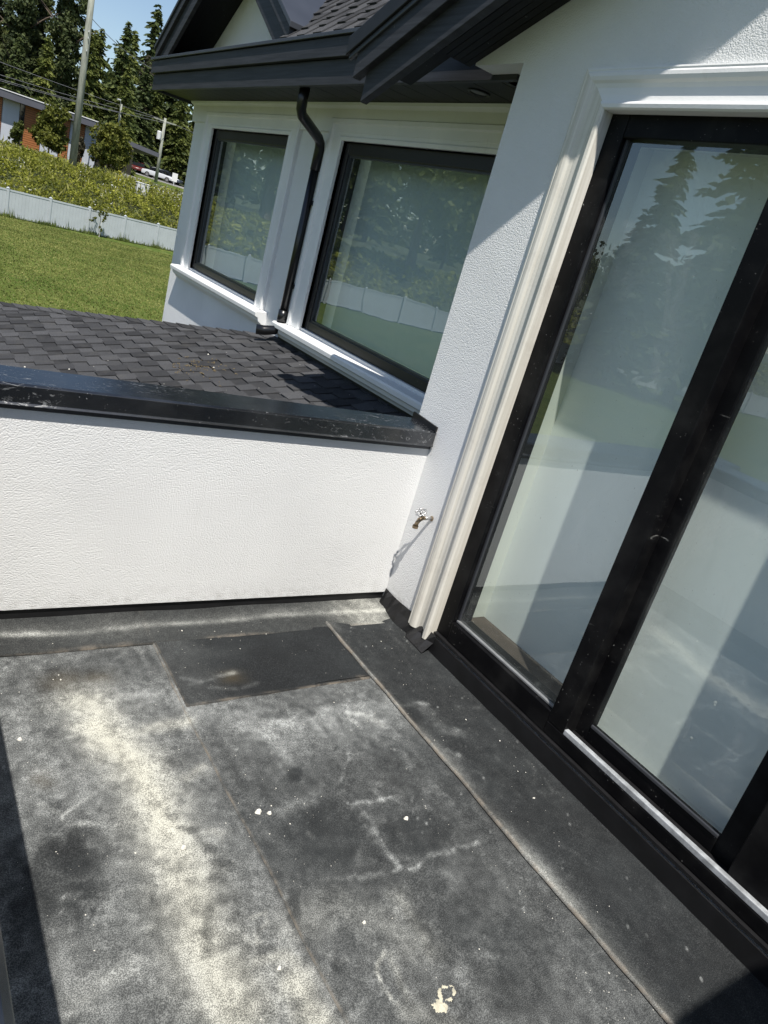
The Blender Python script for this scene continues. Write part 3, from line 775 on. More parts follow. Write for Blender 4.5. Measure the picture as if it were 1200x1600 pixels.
mb = MB(); mb.strips([[(x, -1.34, z) for x, z in cq], [(x, PY-0.033, z) for x, z in cq]], True); mb.f += [tuple(range(n)), tuple(range(n, 2*n))[::-1]]
mb.build('coping', 'coping', lp, 0.002)
MB().box(-0.085, 0.1, -1.34, PY-0.001, -2.6, 0.0825).build('kerb', 'black', lp)

# ------------------------------------------------------------------ deck floor
deck = MB().box(-0.2, AX+0.3, -1.6, PY+0.1, -0.25, -0.03).build('deck_floor', 'black'); tag(deck, kind='structure')
SEAM1, SEAM2 = 0.992, 1.852
# dust, wipe marks and damp stains on the membrane: strokes (points, half width, strength, warmth) and ellipses
STROKES = [
   ( [(0.656, 2.183), (0.73, 1.94), (0.768, 1.729), (0.748, 1.557), (0.759, 1.406), (0.746, 1.257), (0.744, 1.101), (0.757, 0.958)], 0.087, 0.75, 0.75 ),
   ( [(0.672, 2.054), (0.737, 1.842), (0.768, 1.658), (0.762, 1.527)], 0.078, 0.55, 0.9 ),
   ( [(0.797, 1.991), (0.878, 2.0), (0.981, 2.012)], 0.031, 0.5, 0.5 ),
   ( [(0.81, 1.732), (0.904, 1.724), (0.959, 1.743)], 0.021, 0.45, 0.4 ),
   ( [(0.75, 1.531), (0.822, 1.483), (0.913, 1.48)], 0.03, 0.35, 0.3 ),
   ( [(0.446, 1.77), (0.461, 1.734), (0.498, 1.666), (0.543, 1.625), (0.6, 1.602), (0.67, 1.586)], 0.009, 0.55, 0.1 ),
   ( [(0.487, 1.682), (0.537, 1.704), (0.596, 1.74)], 0.009, 0.4, 0.1 ),
   ( [(0.469, 1.948), (0.525, 1.974), (0.583, 2.001)], 0.01, 0.4, 0.1 ),
   ( [(0.396, 1.784), (0.471, 1.763)], 0.011, 0.25, 0.0 ),
   ( [(0.707, 1.115), (0.725, 1.003), (0.718, 0.941)], 0.046, 0.45, 0.6 ),
   ( [(0.915, 0.98), (0.924, 0.907), (0.933, 0.836)], 0.043, 0.75, 0.7 ),
   ( [(0.843, 1.063), (0.933, 1.038), (0.946, 0.987)], 0.024, 0.35, 0.5 ),
   ( [(0.902, 1.18), (0.936, 1.178), (0.926, 1.146), (0.885, 1.141), (0.862, 1.104), (0.888, 1.104)], 0.01, 0.5, 0.4 ),
   ( [(0.842, 1.161), (0.854, 1.132), (0.862, 1.098)], 0.01, 0.45, 0.4 ),
   ( [(1.011, 2.043), (1.141, 1.984), (1.295, 1.911), (1.462, 1.854), (1.652, 1.87)], 0.046, 0.35, 0.0 ),
   ( [(1.16, 1.905), (1.408, 1.917), (1.684, 1.926), (1.829, 1.895)], 0.029, 0.4, 0.0 ),
   ( [(1.228, 1.853), (1.28, 1.822), (1.274, 1.753)], 0.035, 0.6, 0.0 ),
   ( [(1.625, 1.905), (1.693, 1.861)], 0.017, 0.8, 0.1 ),
   ( [(1.697, 1.852), (1.729, 1.792)], 0.02, 0.8, 0.1 ),
   ( [(1.619, 1.878), (1.634, 1.842)], 0.014, 0.6, 0.1 ),
   ( [(1.979, 1.862), (1.975, 1.714), (2.027, 1.669)], 0.027, 0.3, 0.0 ),
   ( [(1.9, 1.594), (1.93, 1.56)], 0.017, 0.35, 0.0 ),
   ( [(1.826, 1.891), (1.923, 1.883), (2.018, 1.877)], 0.016, 0.3, 0.0 ),
   ( [(1.419, 1.72), (1.508, 1.697), (1.376, 1.543), (1.332, 1.531)], 0.01, 0.35, 0.0 ),
   ( [(1.103, 1.517), (1.209, 1.515), (1.28, 1.509)], 0.022, 0.3, 0.0 ),
   ( [(1.39, 1.453), (1.482, 1.45), (1.612, 1.435)], 0.012, 0.35, 0.0 ),
   ( [(1.405, 1.413), (1.4, 1.313), (1.389, 1.187)], 0.014, 0.45, 0.0 ),
   ( [(1.18, 1.196), (1.28, 1.188), (1.373, 1.182), (1.486, 1.178), (1.597, 1.182), (1.743, 1.183)], 0.009, 0.55, 0.0 ),
   ( [(1.18, 1.388), (1.19, 1.361)], 0.017, 0.6, 0.1 ),
   ( [(0.986, 1.108), (1.118, 1.124), (1.242, 1.035), (1.269, 0.94)], 0.067, 0.33, 0.2 ),
   ( [(1.328, 1.095), (1.335, 1.001), (1.321, 0.9)], 0.032, 0.35, 0.3 ),
   ( [(1.188, 0.951), (1.155, 0.92), (1.138, 0.874), (1.15, 0.829)], 0.009, 0.7, 0.5 ),
   ( [(1.2, 0.936), (1.198, 0.869), (1.193, 0.816)], 0.018, 0.35, 0.3 ),
   ( [(1.166, 0.791), (1.244, 0.725)], 0.035, 0.3, 0.3 ),
   ( [(1.44, 0.855), (1.465, 0.825), (1.509, 0.818)], 0.018, 0.4, 0.0 ),
   ( [(1.54, 1.108), (1.55, 1.079), (1.514, 1.054)], 0.02, 0.35, 0.0 ),
   ( [(1.019, 1.015), (1.051, 0.965), (1.08, 0.963)], 0.014, 0.4, 0.1 ),
   ( [(0.439, 2.107), (0.625, 2.135), (0.881, 2.174)], 0.063, 0.22, 0.0 ),
   ( [(0.87, 2.177), (0.962, 2.198), (1.025, 2.086)], 0.038, 0.25, 0.0 ),
   ( [(0.429, 2.177), (0.472, 1.941), (0.537, 1.779)], 0.064, 0.2, 0.0 ),
   ( [(0.411, 1.113), (0.489, 1.147), (0.598, 1.157)], 0.032, 0.3, 0.1 ),
   ( [(0.394, 1.09), (0.46, 1.078)], 0.011, 0.5, 0.1 ),
   ( [(0.534, 1.147), (0.577, 1.165), (0.632, 1.109)], 0.021, 0.2, 0.1 ),
   ( [(0.527, 1.386), (0.621, 1.364)], 0.008, 0.4, 0.1 ),
   ( [(0.577, 1.287), (0.625, 1.284)], 0.011, 0.45, 0.1 ),
   ( [(0.572, 1.402), (0.621, 1.364)], 0.005, 0.5, 0.1 ),
]
DARKS = [
   ( 0.461, 1.462, 0.095, -0.032, -0.029, -0.16, 0.9 ),
   ( 0.524, 1.53, 0.081, -0.026, -0.017, -0.084, 0.6 ),
   ( 0.607, 2.326, 0.097, -0.018, -0.015, -0.082, 0.6 ),
   ( 0.836, 2.368, 0.144, -0.025, -0.025, -0.1, 0.45 ),
   ( 0.836, 1.511, 0.033, -0.01, -0.005, -0.016, 0.75 ),
   ( 0.864, 1.432, 0.025, -0.008, -0.006, -0.018, 0.6 ),
   ( 0.877, 1.379, 0.039, -0.013, -0.006, -0.017, 0.65 ),
   ( 0.845, 1.326, 0.034, -0.012, -0.006, -0.016, 0.55 ),
   ( 0.843, 1.26, 0.027, -0.009, -0.005, -0.013, 0.55 ),
   ( 0.867, 1.205, 0.015, -0.005, -0.003, -0.007, 0.7 ),
   ( 0.887, 1.085, 0.026, -0.01, -0.007, -0.015, 0.75 ),
   ( 0.781, 1.203, 0.016, -0.006, -0.031, -0.086, 0.5 ),
   ( 1.255, 1.634, 0.034, -0.009, -0.017, -0.034, 0.95 ),
   ( 1.314, 1.953, 0.061, -0.013, -0.011, -0.025, 0.6 ),
   ( 1.455, 1.93, 0.039, -0.009, -0.013, -0.025, 0.6 ),
   ( 1.255, 1.373, 0.105, -0.033, -0.073, -0.132, 0.55 ),
   ( 1.536, 1.285, 0.126, -0.039, -0.056, -0.079, 0.55 ),
   ( 1.165, 1.428, 0.082, -0.025, -0.035, -0.069, 0.45 ),
   ( 1.012, 1.161, 0.021, -0.007, -0.026, -0.054, 0.6 ),
   ( 1.046, 0.957, 0.026, -0.01, -0.012, -0.021, 0.6 ),
   ( 1.417, 0.949, 0.117, -0.043, -0.087, -0.112, 0.45 ),
   ( 1.739, 1.617, 0.163, -0.042, -0.102, -0.147, 0.25 ),
   ( 1.541, 0.796, 0.117, -0.045, -0.117, -0.127, 0.5 ),
   ( 0.365, 1.393, 0.042, -0.015, -0.022, -0.155, 0.5 ),
   ( 1.84, 1.413, 0.079, -0.022, -0.064, -0.08, 0.3 ),
]
BROWNS = [
   ( 0.614, 2.305, 0.075, -0.014, -0.011, -0.059, ),
   ( 0.475, 1.844, 0.031, -0.009, -0.006, -0.037, ),
   ( 0.726, 2.304, 0.056, -0.01, -0.01, -0.046, ),
   ( 1.229, 2.211, 0.052, -0.01, -0.014, -0.036, ),
]

RES = 0.005; RX0, RY0, RNX, RNY = 0.0, 0.2, 500, 520
def vnoise(cell, seed, oct_=4, gain=0.55):
    """value noise on the dust raster"""
    out = np.zeros((RNY, RNX)); amp = 1.0; tot = 0
    X = np.arange(RNX)*RES; Y = np.arange(RNY)*RES; r_ = np.random.default_rng(seed)
    for o_ in range(oct_):
        gx, gy = X/cell, Y/cell; nx_, ny_ = int(gx.max())+3, int(gy.max())+3; G = r_.random((ny_, nx_))
        ix, iy = gx.astype(int), gy.astype(int); fx, fy = gx-ix, gy-iy; fx = fx*fx*(3-2*fx); fy = fy*fy*(3-2*fy)
        a = G[iy][:, ix]; b = G[iy][:, ix+1]; c_ = G[iy+1][:, ix]; d_ = G[iy+1][:, ix+1]
        out += amp*((a*(1-fx)+b*fx)*(1-fy)[:, None]+(c_*(1-fx)+d_*fx)*fy[:, None]); tot += amp; amp *= gain; cell *= 0.5
    return out/tot
def make_dust():
    XX, YY = np.meshgrid(RX0+np.arange(RNX)*RES, RY0+np.arange(RNY)*RES)
    wx = XX+0.05*(vnoise(0.16, 1)-0.5)+0.03*(vnoise(0.04, 2)-0.5); wy = YY+0.05*(vnoise(0.16, 3)-0.5)+0.03*(vnoise(0.04, 4)-0.5)
    big = vnoise(0.5, 5); mid = vnoise(0.10, 6, 5, 0.70); fine = vnoise(0.03, 7, 3, 0.7)
    Y_ = np.arange(RNY)*RES
    brush = vnoise(0.03, 8, 3, 0.75); brush = np.stack([np.convolve(brush[:, k], np.ones(55)/55, 'same') for k in range(RNX)], 1)   # drag marks along the deck
    lev = np.where(XX < 0.99, 0.33, np.where(XX < 1.86, 0.235, 0.04))
    lev = np.where((XX > 0.99) & (XX < 1.86), lev*np.interp(YY, [0.5, 1.0, 1.25, 1.6, 1.75, 2.1], [1.0, 0.9, 0.55, 0.75, 1.2, 1.4]), lev)
    D = lev*(0.74+0.24*np.clip((big-0.3)/0.4, 0, 1)+0.10*np.clip((mid-0.32)*2.6, 0, 1)); W = np.zeros_like(D); B = np.zeros_like(D)
    def sd(a, b):
        dx, dy = b[0]-a[0], b[1]-a[1]; q = dx*dx+dy*dy+1e-9; t_ = np.clip(((wx-a[0])*dx+(wy-a[1])*dy)/q, 0, 1)
        return np.hypot(wx-a[0]-t_*dx, wy-a[1]-t_*dy)
    for pts, hw, st_, wm in STROKES:
        d_ = np.minimum.reduce([sd(pts[k], pts[k+1]) for k in range(len(pts)-1)])
        thin = hw < 0.02
        g = np.exp(-(d_/(hw*(0.6 if thin else 1.25)))**2*1.2)
        D += st_*(0.80 if thin else 0.52)*g*((0.5+0.9*np.clip((fine-0.36)*3, 0, 1)*np.clip((mid-0.30)*4, 0, 1)) if thin else (0.88+0.22*np.clip((mid-0.3)*2, 0, 1))); W = np.maximum(W, wm*g)
    def ell(cx, cy_, ax, ay, bx, by):
        det = ax*by-ay*bx; u = ((wx-cx)*by-(wy-cy_)*bx)/det; v = (ax*(wy-cy_)-ay*(wx-cx))/det
        return u*u+v*v
    for cx, cy_, ax, ay, bx, by, st_ in DARKS:
        q = ell(cx, cy_, ax, ay, bx, by); m = 1/(1+np.exp((q-1.0)*5.5))
        D *= 1-0.85*st_*m
        D += 0.10*st_*np.exp(-((q-1.25)/0.22)**2)*(mid > 0.5)                       # faint tide line round the dark spots
    for cx, cy_, ax, ay, bx, by in BROWNS:
        B = np.maximum(B, np.exp(-ell(cx, cy_, ax, ay, bx, by)))
    D *= 0.86+0.28*np.clip((brush-0.44)/0.12, 0, 1)
    tide = vnoise(0.30, 12, 4); D += 0.05*np.exp(-((tide-0.52)/0.005)**2)*(mid > 0.5)
    fl = (np.random.default_rng(99).random(D.shape) > 0.9975) & (mid > 0.40); D += fl*0.8*np.random.default_rng(98).random(D.shape)          # splashes of plaster dust
    cl2 = np.clip((vnoise(0.05, 21, 3)-0.60)*8, 0, 1)*np.clip((big-0.45)*5, 0, 1); D += 0.14*cl2*(fine > 0.5)*np.where(XX < 1.86, 1, 0.35)
    D *= 0.35+1.3*fine
    return np.clip(D, 0, 1.4), np.clip(W, 0, 1), np.clip(B, 0, 1)
DU, WA, BR = make_dust()
def look(A, x, y):
    gx = min(max((x-RX0)/RES, 0), RNX-1.001); gy = min(max((y-RY0)/RES, 0), RNY-1.001); i = int(gx); j = int(gy); fx = gx-i; fy = gy-j
    return float((A[j, i]*(1-fx)+A[j, i+1]*fx)*(1-fy)+(A[j+1, i]*(1-fx)+A[j+1, i+1]*fx)*fy)
def dust_at(x, y): return look(DU, x, y), look(WA, x, y)
def membrane(name, x0, x1, y0, y1, zf, dustf, seamf, parent=deck, step=0.0095, edge=lambda x, y: (x, y)):
    v = []; f = []; D = []; W = []; S = []; Bn = []
    def axis_pts(a, b):
        n_ = max(2, int((b-max(a, 0.0))/step)); p_ = [max(a, 0.0)+(b-max(a, 0.0))*k/n_ for k in range(n_+1)]
        if a < 0: p_ = [a+(0-a)*k/12 for k in range(12)] + p_
        return sorted(set(p_ + [a+0.003, a+0.006, a+0.010, a+0.015, b-0.003, b-0.006, b-0.010]))
    xs_, ys_ = axis_pts(x0, x1), axis_pts(y0, y1); nx, ny = len(xs_)-1, len(ys_)-1
    for j in range(ny+1):
        for i in range(nx+1):
            x = xs_[i]; y = ys_[j]
            ex, ey = edge(x, y)
            v.append((ex, ey, zf(ex, ey))); d, w = dustf(ex, ey); D.append(d); W.append(w); S.append(seamf(ex, ey)); Bn.append(look(BR, ex, ey))
    for j in range(ny):
        for i in range(nx): a = j*(nx+1)+i; f.append((a, a+1, a+nx+2, a+nx+1))
    # turned-down rim so the sheet has a real edge
    rim = [i for i in range(nx+1)] + [(j+1)*(nx+1)-1 for j in range(1, ny+1)] + [ny*(nx+1)+i for i in range(nx-1, -1, -1)] + [j*(nx+1) for j in range(ny-1, 0, -1)]
    b = len(v)
    for k in rim: x, y, z = v[k]; v.append((x, y, z-0.012)); D.append(D[k]); W.append(W[k]); Bn.append(0); S.append(min(1, S[k]+0.5))
    m = len(rim)
    for k in range(m): f.append((rim[k], b+k, b+(k+1) % m, rim[(k+1) % m]))
    me = bpy.data.meshes.new(name); me.from_pydata(v, [], f); me.update()
    for nm, arr in (('dust', D), ('warm', W), ('seam', S), ('brown', Bn)):
        at = me.attributes.new(nm, 'FLOAT', 'POINT'); at.data.foreach_set('value', np.array(arr, dtype=np.float32))
    for p in me.polygons: p.use_smooth = True
    o = link(name, me, 'membrane', parent)
    return o
def und(x, y): return 0.004*noise.noise(Vector((x*2.2, y*2.2, 5)))+0.0015*noise.noise(Vector((x*9, y*9, 1)))
def wav(y, s): return 0.010*noise.noise(Vector((s, y*2.0, 0.5)))+0.004*noise.noise(Vector((s, y*9, 2.5)))
def seam_line(v, c, w): return math.exp(-((v-c)/w)**2)
CANT0 = 2.505
# left strip, middle strip (overlaps both), right strip that turns up under the door
membrane('membrane_sheet', 0.112, SEAM1+0.05, -1.5, CANT0+0.03, lambda x, y: und(x, y)-0.004, dust_at, lambda x, y: 0.0)
membrane('membrane_sheet', SEAM1, SEAM2+0.05, -1.5, CANT0+0.03, lambda x, y: und(x, y)+0.002, dust_at, lambda x, y: 0.55*seam_line(x, SEAM1+wav(y, 0), 0.005), edge=lambda x, y: (x+wav(y, 0)*(1 if x < SEAM1+0.03 else 0), y))
def z_right(x, y):
    e = x-(SEAM2)
    ridge = 0.010*math.exp(-(e/0.03)**2)
    up = max(0, x-2.23)
    return und(x, y)+0.009+ridge + 1.2*up*up
def dust_right(x, y):
    d, w = dust_at(x, y); e = abs(x-SEAM2)
    d = d + 0.5*math.exp(-(e/0.05)**2)*max(0, 0.45+0.9*noise.noise(Vector((x*4, y*3, 3))))
    return max(0, d), w*0.5+0.25*math.exp(-(e/0.05)**2)
membrane('membrane_sheet', SEAM2, 2.335, -1.5, CANT0+0.03, z_right, dust_right, lambda x, y: 0.7*seam_line(x, SEAM2+wav(y, 3), 0.010), edge=lambda x, y: (x+wav(y, 3)*(1 if x < SEAM2+0.04 else 0), y))
MB().box(AX-0.007, AX-0.001, DO[0]-0.3, 2.249, -0.02, 0.094).build('threshold_void_strip', 'black', deck)  # black strip over the stucco, standing in for the dark void under the frame
# dark new patch
def dust_patch(x, y):
    n_ = noise.noise(Vector((x*5, y*9, 8)))
    d = 0.012+0.08*max(0, n_)*math.exp(-((x-1.05)/0.25)**2)+0.08*math.exp(-((x-1.05)/0.12)**2)
    d += 0.6*math.exp(-((x-1.245)/0.022)**2-((y-2.235)/0.014)**2)*(0.6+0.6*noise.noise(Vector((x*40, y*40, 1))))+0.3*math.exp(-((x-1.20)/0.03)**2-((y-2.225)/0.010)**2)
    for a, b in (((1.03, 2.24), (1.10, 2.20)), ((1.12, 2.16), (1.22, 2.13)), ((1.25, 2.13), (1.32, 2.15)), ((1.05, 2.19), (1.16, 2.21))):
        ax, ay = a; dx, dy = b[0]-ax, b[1]-ay; t_ = max(0, min(1, ((x-ax)*dx+(y-ay)*dy)/(dx*dx+dy*dy)))
        d += 0.10*math.exp(-(math.hypot(x-ax-t_*dx, y-ay-t_*dy)/0.010)**2)
    return d, 0.5*math.exp(-((x-1.245)/0.04)**2-((y-2.235)/0.03)**2)
membrane('membrane_patch', SEAM1+0.008, SEAM2-0.004, 2.082, CANT0+0.002, lambda x, y: und(x, y)+0.0075, dust_patch,
         lambda x, y: (0.25+0.7*max(0, noise.noise(Vector((x*4, 0, 4)))))*seam_line(y, 2.084+0.02*(x-1.4), 0.006)+0.35*seam_line(x, SEAM1+0.008, 0.005)+0.8*math.exp(-((x-1.80)/0.06)**2)*seam_line(y, 2.10, 0.012), edge=lambda x, y: (x, y+(0.008*noise.noise(Vector((x*6, 0, 0.3)))+0.02*(x-1.4) if y < 2.1 else 0)))
# cant strip turned up the parapet
def z_cant(x, y): 
    t_ = max(0, (y-CANT0)/(PY-CANT0)); return und(x, y)+0.010+0.024*t_**1.6 + 0.006*noise.noise(Vector((x*3, y*3, 0)))
def dust_cant(x, y):
    yy = 2.605+0.02*noise.noise(Vector((x*2, 0, 0))); g = math.exp(-((y-yy)/0.014)**2)+0.35*math.exp(-((y-yy-0.02)/0.03)**2)*min(1, max(0.35, (x-0.6)))
    return 0.07+0.10*max(0, noise.noise(Vector((x*3, y*6, 2))))+0.55*g*max(0.25, 0.6+0.9*noise.noise(Vector((x*4.5, y*3, 11))))+0.6*math.exp(-((x-2.13)/0.16)**2)*(0.7+0.5*noise.noise(Vector((x*9, y*9, 1)))), 0.25+0.3*math.exp(-((x-2.1)/0.2)**2)
membrane('cant_strip', 0.112, 2.30, CANT0-0.012, PY+0.02, z_cant, dust_cant, lambda x, y: 0.75*max(0, 0.2+noise.noise(Vector((x*3.3, 0, 6))))*seam_line(y, CANT0-0.01, 0.012)+0.3*seam_line(x, SEAM1, 0.004), edge=lambda x, y: (x, y+(0.004*noise.noise(Vector((x*7, 0, 0.9))) if y < CANT0 else 0)))
# black torn flashing at the wall foot between parapet and door
tf = MB()
pts = []
for k in range(14):
    y = 2.215+(PY-0.005-2.215)*k/13
    pts.append((y, 0.105+0.01*noise.noise(Vector((y*6, 0, 0))), 0.018+0.035*max(0, noise.noise(Vector((y*5, 3, 0))))+(0.03 if y < 2.36 else 0)))
rows = [[(AX-0.004, y, zt), (AX-0.006-0.02*math.sin(k*1.7)**2, y, zt*0.6), (AX-0.012-pr, y, 0.012)] for k, (y, zt, pr) in enumerate(pts)]
tf.strips(rows); o = tf.build('wall_foot_flashing', 'black', deck)
sol = o.modifiers.new('solid', 'SOLIDIFY'); sol.thickness = 0.004

# crumbs lying on the deck
cm = MB()
def zfloor(x, y):
    if y > CANT0: return z_cant(x, y)
    if x > SEAM2: return z_right(x, y)
    if x > SEAM1: return und(x, y)+(0.0075 if y > 2.09 else 0.002)
    return und(x, y)-0.004
for k in range(2600):
    x = random.uniform(0.15, 2.25); y = random.uniform(0.3, 2.66)
    if noise.noise(Vector((x*3.1, y*3.1, 7)))+0.5*noise.noise(Vector((x*9, y*9, 3))) < random.uniform(-0.2, 0.9): continue
    r_ = 0.0010*math.exp(random.gauss(0, 0.5)); r_ = min(r_, 0.004)
    z = zfloor(x, y)+0.0006; a = random.uniform(0, 6.28); e = random.uniform(0.5, 1.8)
    dx, dy = math.cos(a)*r_*e, math.sin(a)*r_*e; ex, ey = -math.sin(a)*r_, math.cos(a)*r_
    cm.add([(x+dx, y+dy, z), (x+ex, y+ey, z), (x-dx, y-dy, z), (x-ex, y-ey, z), (x, y, z+r_*0.8)], [(0, 1, 4), (1, 2, 4), (2, 3, 4), (3, 0, 4)])
o = cm.build('plaster_crumbs', 'debris'); tag(o, 'white plaster crumbs scattered over the black deck', 'debris', kind='stuff')
def chip(x, y, r_, label):
    mb = MB(); n_ = 9; z = zfloor(x, y)+0.001
    ring = [(x+r_*(0.7+0.5*random.random())*math.cos(6.283*k/n_), y+r_*(0.6+0.4*random.random())*math.sin(6.283*k/n_), z) for k in range(n_)]
    top = [(x+(a-x)*0.6, y+(b-y)*0.6, z+r_*0.7) for a, b, _ in ring]
    mb.strips([ring, top], True); mb.f.append(tuple(range(n_, 2*n_)))
    return tag(mb.build('plaster_chip', 'debris'), label, 'plaster chip', 'plaster chips on the deck')
chip(1.052, 1.515, 0.012, 'larger of the two white plaster chips beside the middle seam')
chip(1.085, 1.50, 0.008, 'smaller plaster chip just right of the larger one by the seam')
chip(0.79, 1.46, 0.009, 'round pale plaster chip on the yellowish dust streak')
chip(1.535, 1.345, 0.009, 'plaster chip in the dark patch right of the floor centre')
chip(0.43, 2.03, 0.008, 'white plaster chip near the left shadow edge of the deck')
chip(1.18, 1.05, 0.006, 'tiny plaster chip left of the putty ring')
chip(0.90, 1.02, 0.007, 'plaster chip on the pale dust at the bottom of the picture')
def splat(name, cx, cy_, w, h_, field, label, res=0.0026, hz=0.005):
    """dried putty: an uneven skin wherever the field is positive"""
    nx, ny = int(w/res), int(h_/res); vid = {}; v = []; f = []
    def val(i, j):
        x = cx-w/2+i*res; y = cy_-h_/2+j*res
        return field(x-cx, y-cy_)+0.55*noise.noise(Vector((x*60, y*60, 2)))+0.35*noise.noise(Vector((x*150, y*150, 5)))
    F = [[val(i, j) for i in range(nx+1)] for j in range(ny+1)]
    def V(i, j):
        if (i, j) not in vid:
            x = cx-w/2+i*res+0.0012*noise.noise(Vector((i*1.7, j*1.7, 1))); y = cy_-h_/2+j*res+0.0012*noise.noise(Vector((i*1.7, j*1.7, 9)))
            vid[(i, j)] = len(v); v.append((x, y, zfloor(x, y)+0.0004+hz*max(0, min(1, F[j][i]))*(0.6+0.4*noise.noise(Vector((x*220, y*220, 3))))))
        return vid[(i, j)]
    for j in range(ny):
        for i in range(nx):
            if (F[j][i]+F[j][i+1]+F[j+1][i]+F[j+1][i+1])/4 > 0: f.append((V(i, j), V(i+1, j), V(i+1, j+1), V(i, j+1)))
    me = bpy.data.meshes.new(name); me.from_pydata(v, [], f); me.update()
    return tag(link(name, me, 'putty'), label, 'dried putty')
def blot(x, y):
    a = 0.95-math.hypot((x+0.012)/0.026, (y+0.004)/0.020); b_ = 0.55-abs(math.hypot((x-0.028)/0.030, (y-0.016)/0.022)-0.8)*2.2
    return max(a, b_*0.8, 0.25-math.hypot((x-0.055)/0.02, (y-0.028)/0.01))-0.15
splat('putty_splatter', 1.262, 0.775, 0.17, 0.12, blot, 'yellowish dried putty splatter at the bottom of the deck')

# ------------------------------------------------------------------ hose bib
hb = thing('hose_tap', 'small brass hose tap with metal handwheel on the stucco by the door', 'tap', (AX, 2.507, 0.60))
MB().lathe((AX-0.001, 2.507, 0.60), (-1, 0, 0), [(0, 0.001), (0, 0.013), (0.003, 0.013), (0.004, 0.008)], 14).build('flange', 'brass', hb)
MB().tube([(AX, 2.507, 0.60), (AX-0.055, 2.507, 0.602)], 0.0085, 10).build('inlet_pipe', 'steel', hb, smooth=True)
MB().tube([(AX-0.045, 2.507, 0.602), (AX-0.06, 2.507, 0.601), (AX-0.075, 2.507, 0.594), (AX-0.086, 2.507, 0.575), (AX-0.089, 2.507, 0.552)], [0.009, 0.011, 0.0115, 0.010, 0.0115], 12).build('spout', 'brass', hb, smooth=True)
MB().lathe((AX-0.089, 2.507, 0.562), (0, 0, -1), [(0, 0.0145), (0.014, 0.0145), (0.014, 0.010)], 14).build('hose_thread', 'brass', hb)
st = Vector((-0.55, -0.15, 0.82)).normalized(); base = Vector((AX-0.066, 2.507, 0.606))
MB().tube([base, base+st*0.034], 0.0065, 8).build('stem', 'brass', hb)
wheel_c = base+st*0.036
wh = MB(); a_ = st.orthogonal().normalized(); b_ = st.cross(a_)
ring = []
for k in range(48):
    th = 2*math.pi*k/48; rr = 0.0235+0.0032*math.cos(8*th)
    ring.append(wheel_c+(a_*math.cos(th)+b_*math.sin(th))*rr)
ring.append(ring[0])
wh.tube(ring, 0.004, 6, cap=False)
for k in range(5):
    th = 2*math.pi*k/5; wh.tube([wheel_c, wheel_c+(a_*math.cos(th)+b_*math.sin(th))*0.022], 0.0026, 5)
wh.lathe(wheel_c-st*0.004, st, [(0, 0.001), (0, 0.007), (0.009, 0.007), (0.009, 0.001)], 10)
wh.build('handwheel', 'steel', hb, smooth=True)

# bits of moss and crumbs on the low roof
def zroof(x): return Z0-T*(FXW-x)+0.016
mb = MB()
for k in range(70):
    x = 1.95+random.gauss(0, 0.10); y = 5.05+random.gauss(0, 0.13); a = random.uniform(0, 3.14); L = random.uniform(0.008, 0.03)
    z = zroof(x)
    mb.tube([(x, y, z), (x+math.cos(a)*L*0.5, y+math.sin(a)*L*0.5, z+0.005), (x+math.cos(a+0.5)*L, y+math.sin(a+0.5)*L, z+0.001)], 0.0022, 4)
o = mb.build('dry_moss', 'twig'); tag(o, 'dry moss and twigs lying on the shingles below the downpipe', 'moss', kind='stuff')
mb = MB()
for k in range(36):
    x = random.uniform(0.8, 2.7); y = random.uniform(3.0, 5.6); r_ = random.choice((0.002, 0.003, 0.003, 0.004, 0.007)); z = zroof(x)
    mb.add([(x+r_, y, z), (x, y+r_, z), (x-r_, y, z), (x, y-r_, z), (x, y, z+r_)], [(0, 1, 4), (1, 2, 4), (2, 3, 4), (3, 0, 4)])
o = mb.build('roof_crumbs', 'debris'); tag(o, 'white crumbs dotted over the dark shingles', 'debris', kind='stuff')

# ------------------------------------------------------------------ vinyl fence
L_ = math.sqrt(1+FS*FS); tdir = Vector((1/L_, FS/L_, 0)); tang = math.atan(FS)
SP = 2.48; FH = 1.52
fence = thing('vinyl_fence', 'long pale vinyl panel fence at the far edge of the lawn', 'fence', (FX, FY, -2.4), world_children=False)
fence.rotation_euler.z = tang
pm = MB().box(-0.064, 0.064, -0.064, 0.064, 0, FH+0.04).add([(-0.08, -0.08, FH+0.04), (0.08, -0.08, FH+0.04), (0.08, 0.08, FH+0.04), (-0.08, 0.08, FH+0.04), (0, 0, FH+0.12)], [(0, 1, 4), (1, 2, 4), (2, 3, 4), (3, 0, 4), (3, 2, 1, 0)]).mesh('post'); pm.materials.append(M['vinyl'])
rm = MB().box(0.065, SP-0.065, -0.03, 0.03, 0, 0.09).mesh('rail'); rm.materials.append(M['vinyl'])
bw = (SP-0.14)/12
bm_ = MB().box(0.002, bw-0.004, -0.012, 0.012, 0, FH-0.24).mesh('board'); bm_.materials.append(M['vinyl'])
for k in range(-26, 7):
    for nm, me_, x, z in [('post', pm, k*SP, 0.0), ('rail', rm, k*SP, FH-0.10), ('rail', rm, k*SP, 0.06)]:
        o = bpy.data.objects.new(nm, me_); COL.objects.link(o); o.parent = fence; o.location = (x, 0, z)
    if -2 <= k <= 6:
        for b in range(12):
            o = bpy.data.objects.new('board', bm_); COL.objects.link(o); o.parent = fence; o.location = (k*SP+0.07+b*bw, random.uniform(-0.002, 0.002), 0.145)
    else:
        o = bpy.data.objects.new('panel', MB().box(0.066, SP-0.066, -0.012, 0.012, 0.15, FH-0.1).mesh('panel')); o.data.materials.append(M['vinyl']); COL.objects.link(o); o.parent = fence; o.location = (k*SP, 0, 0)

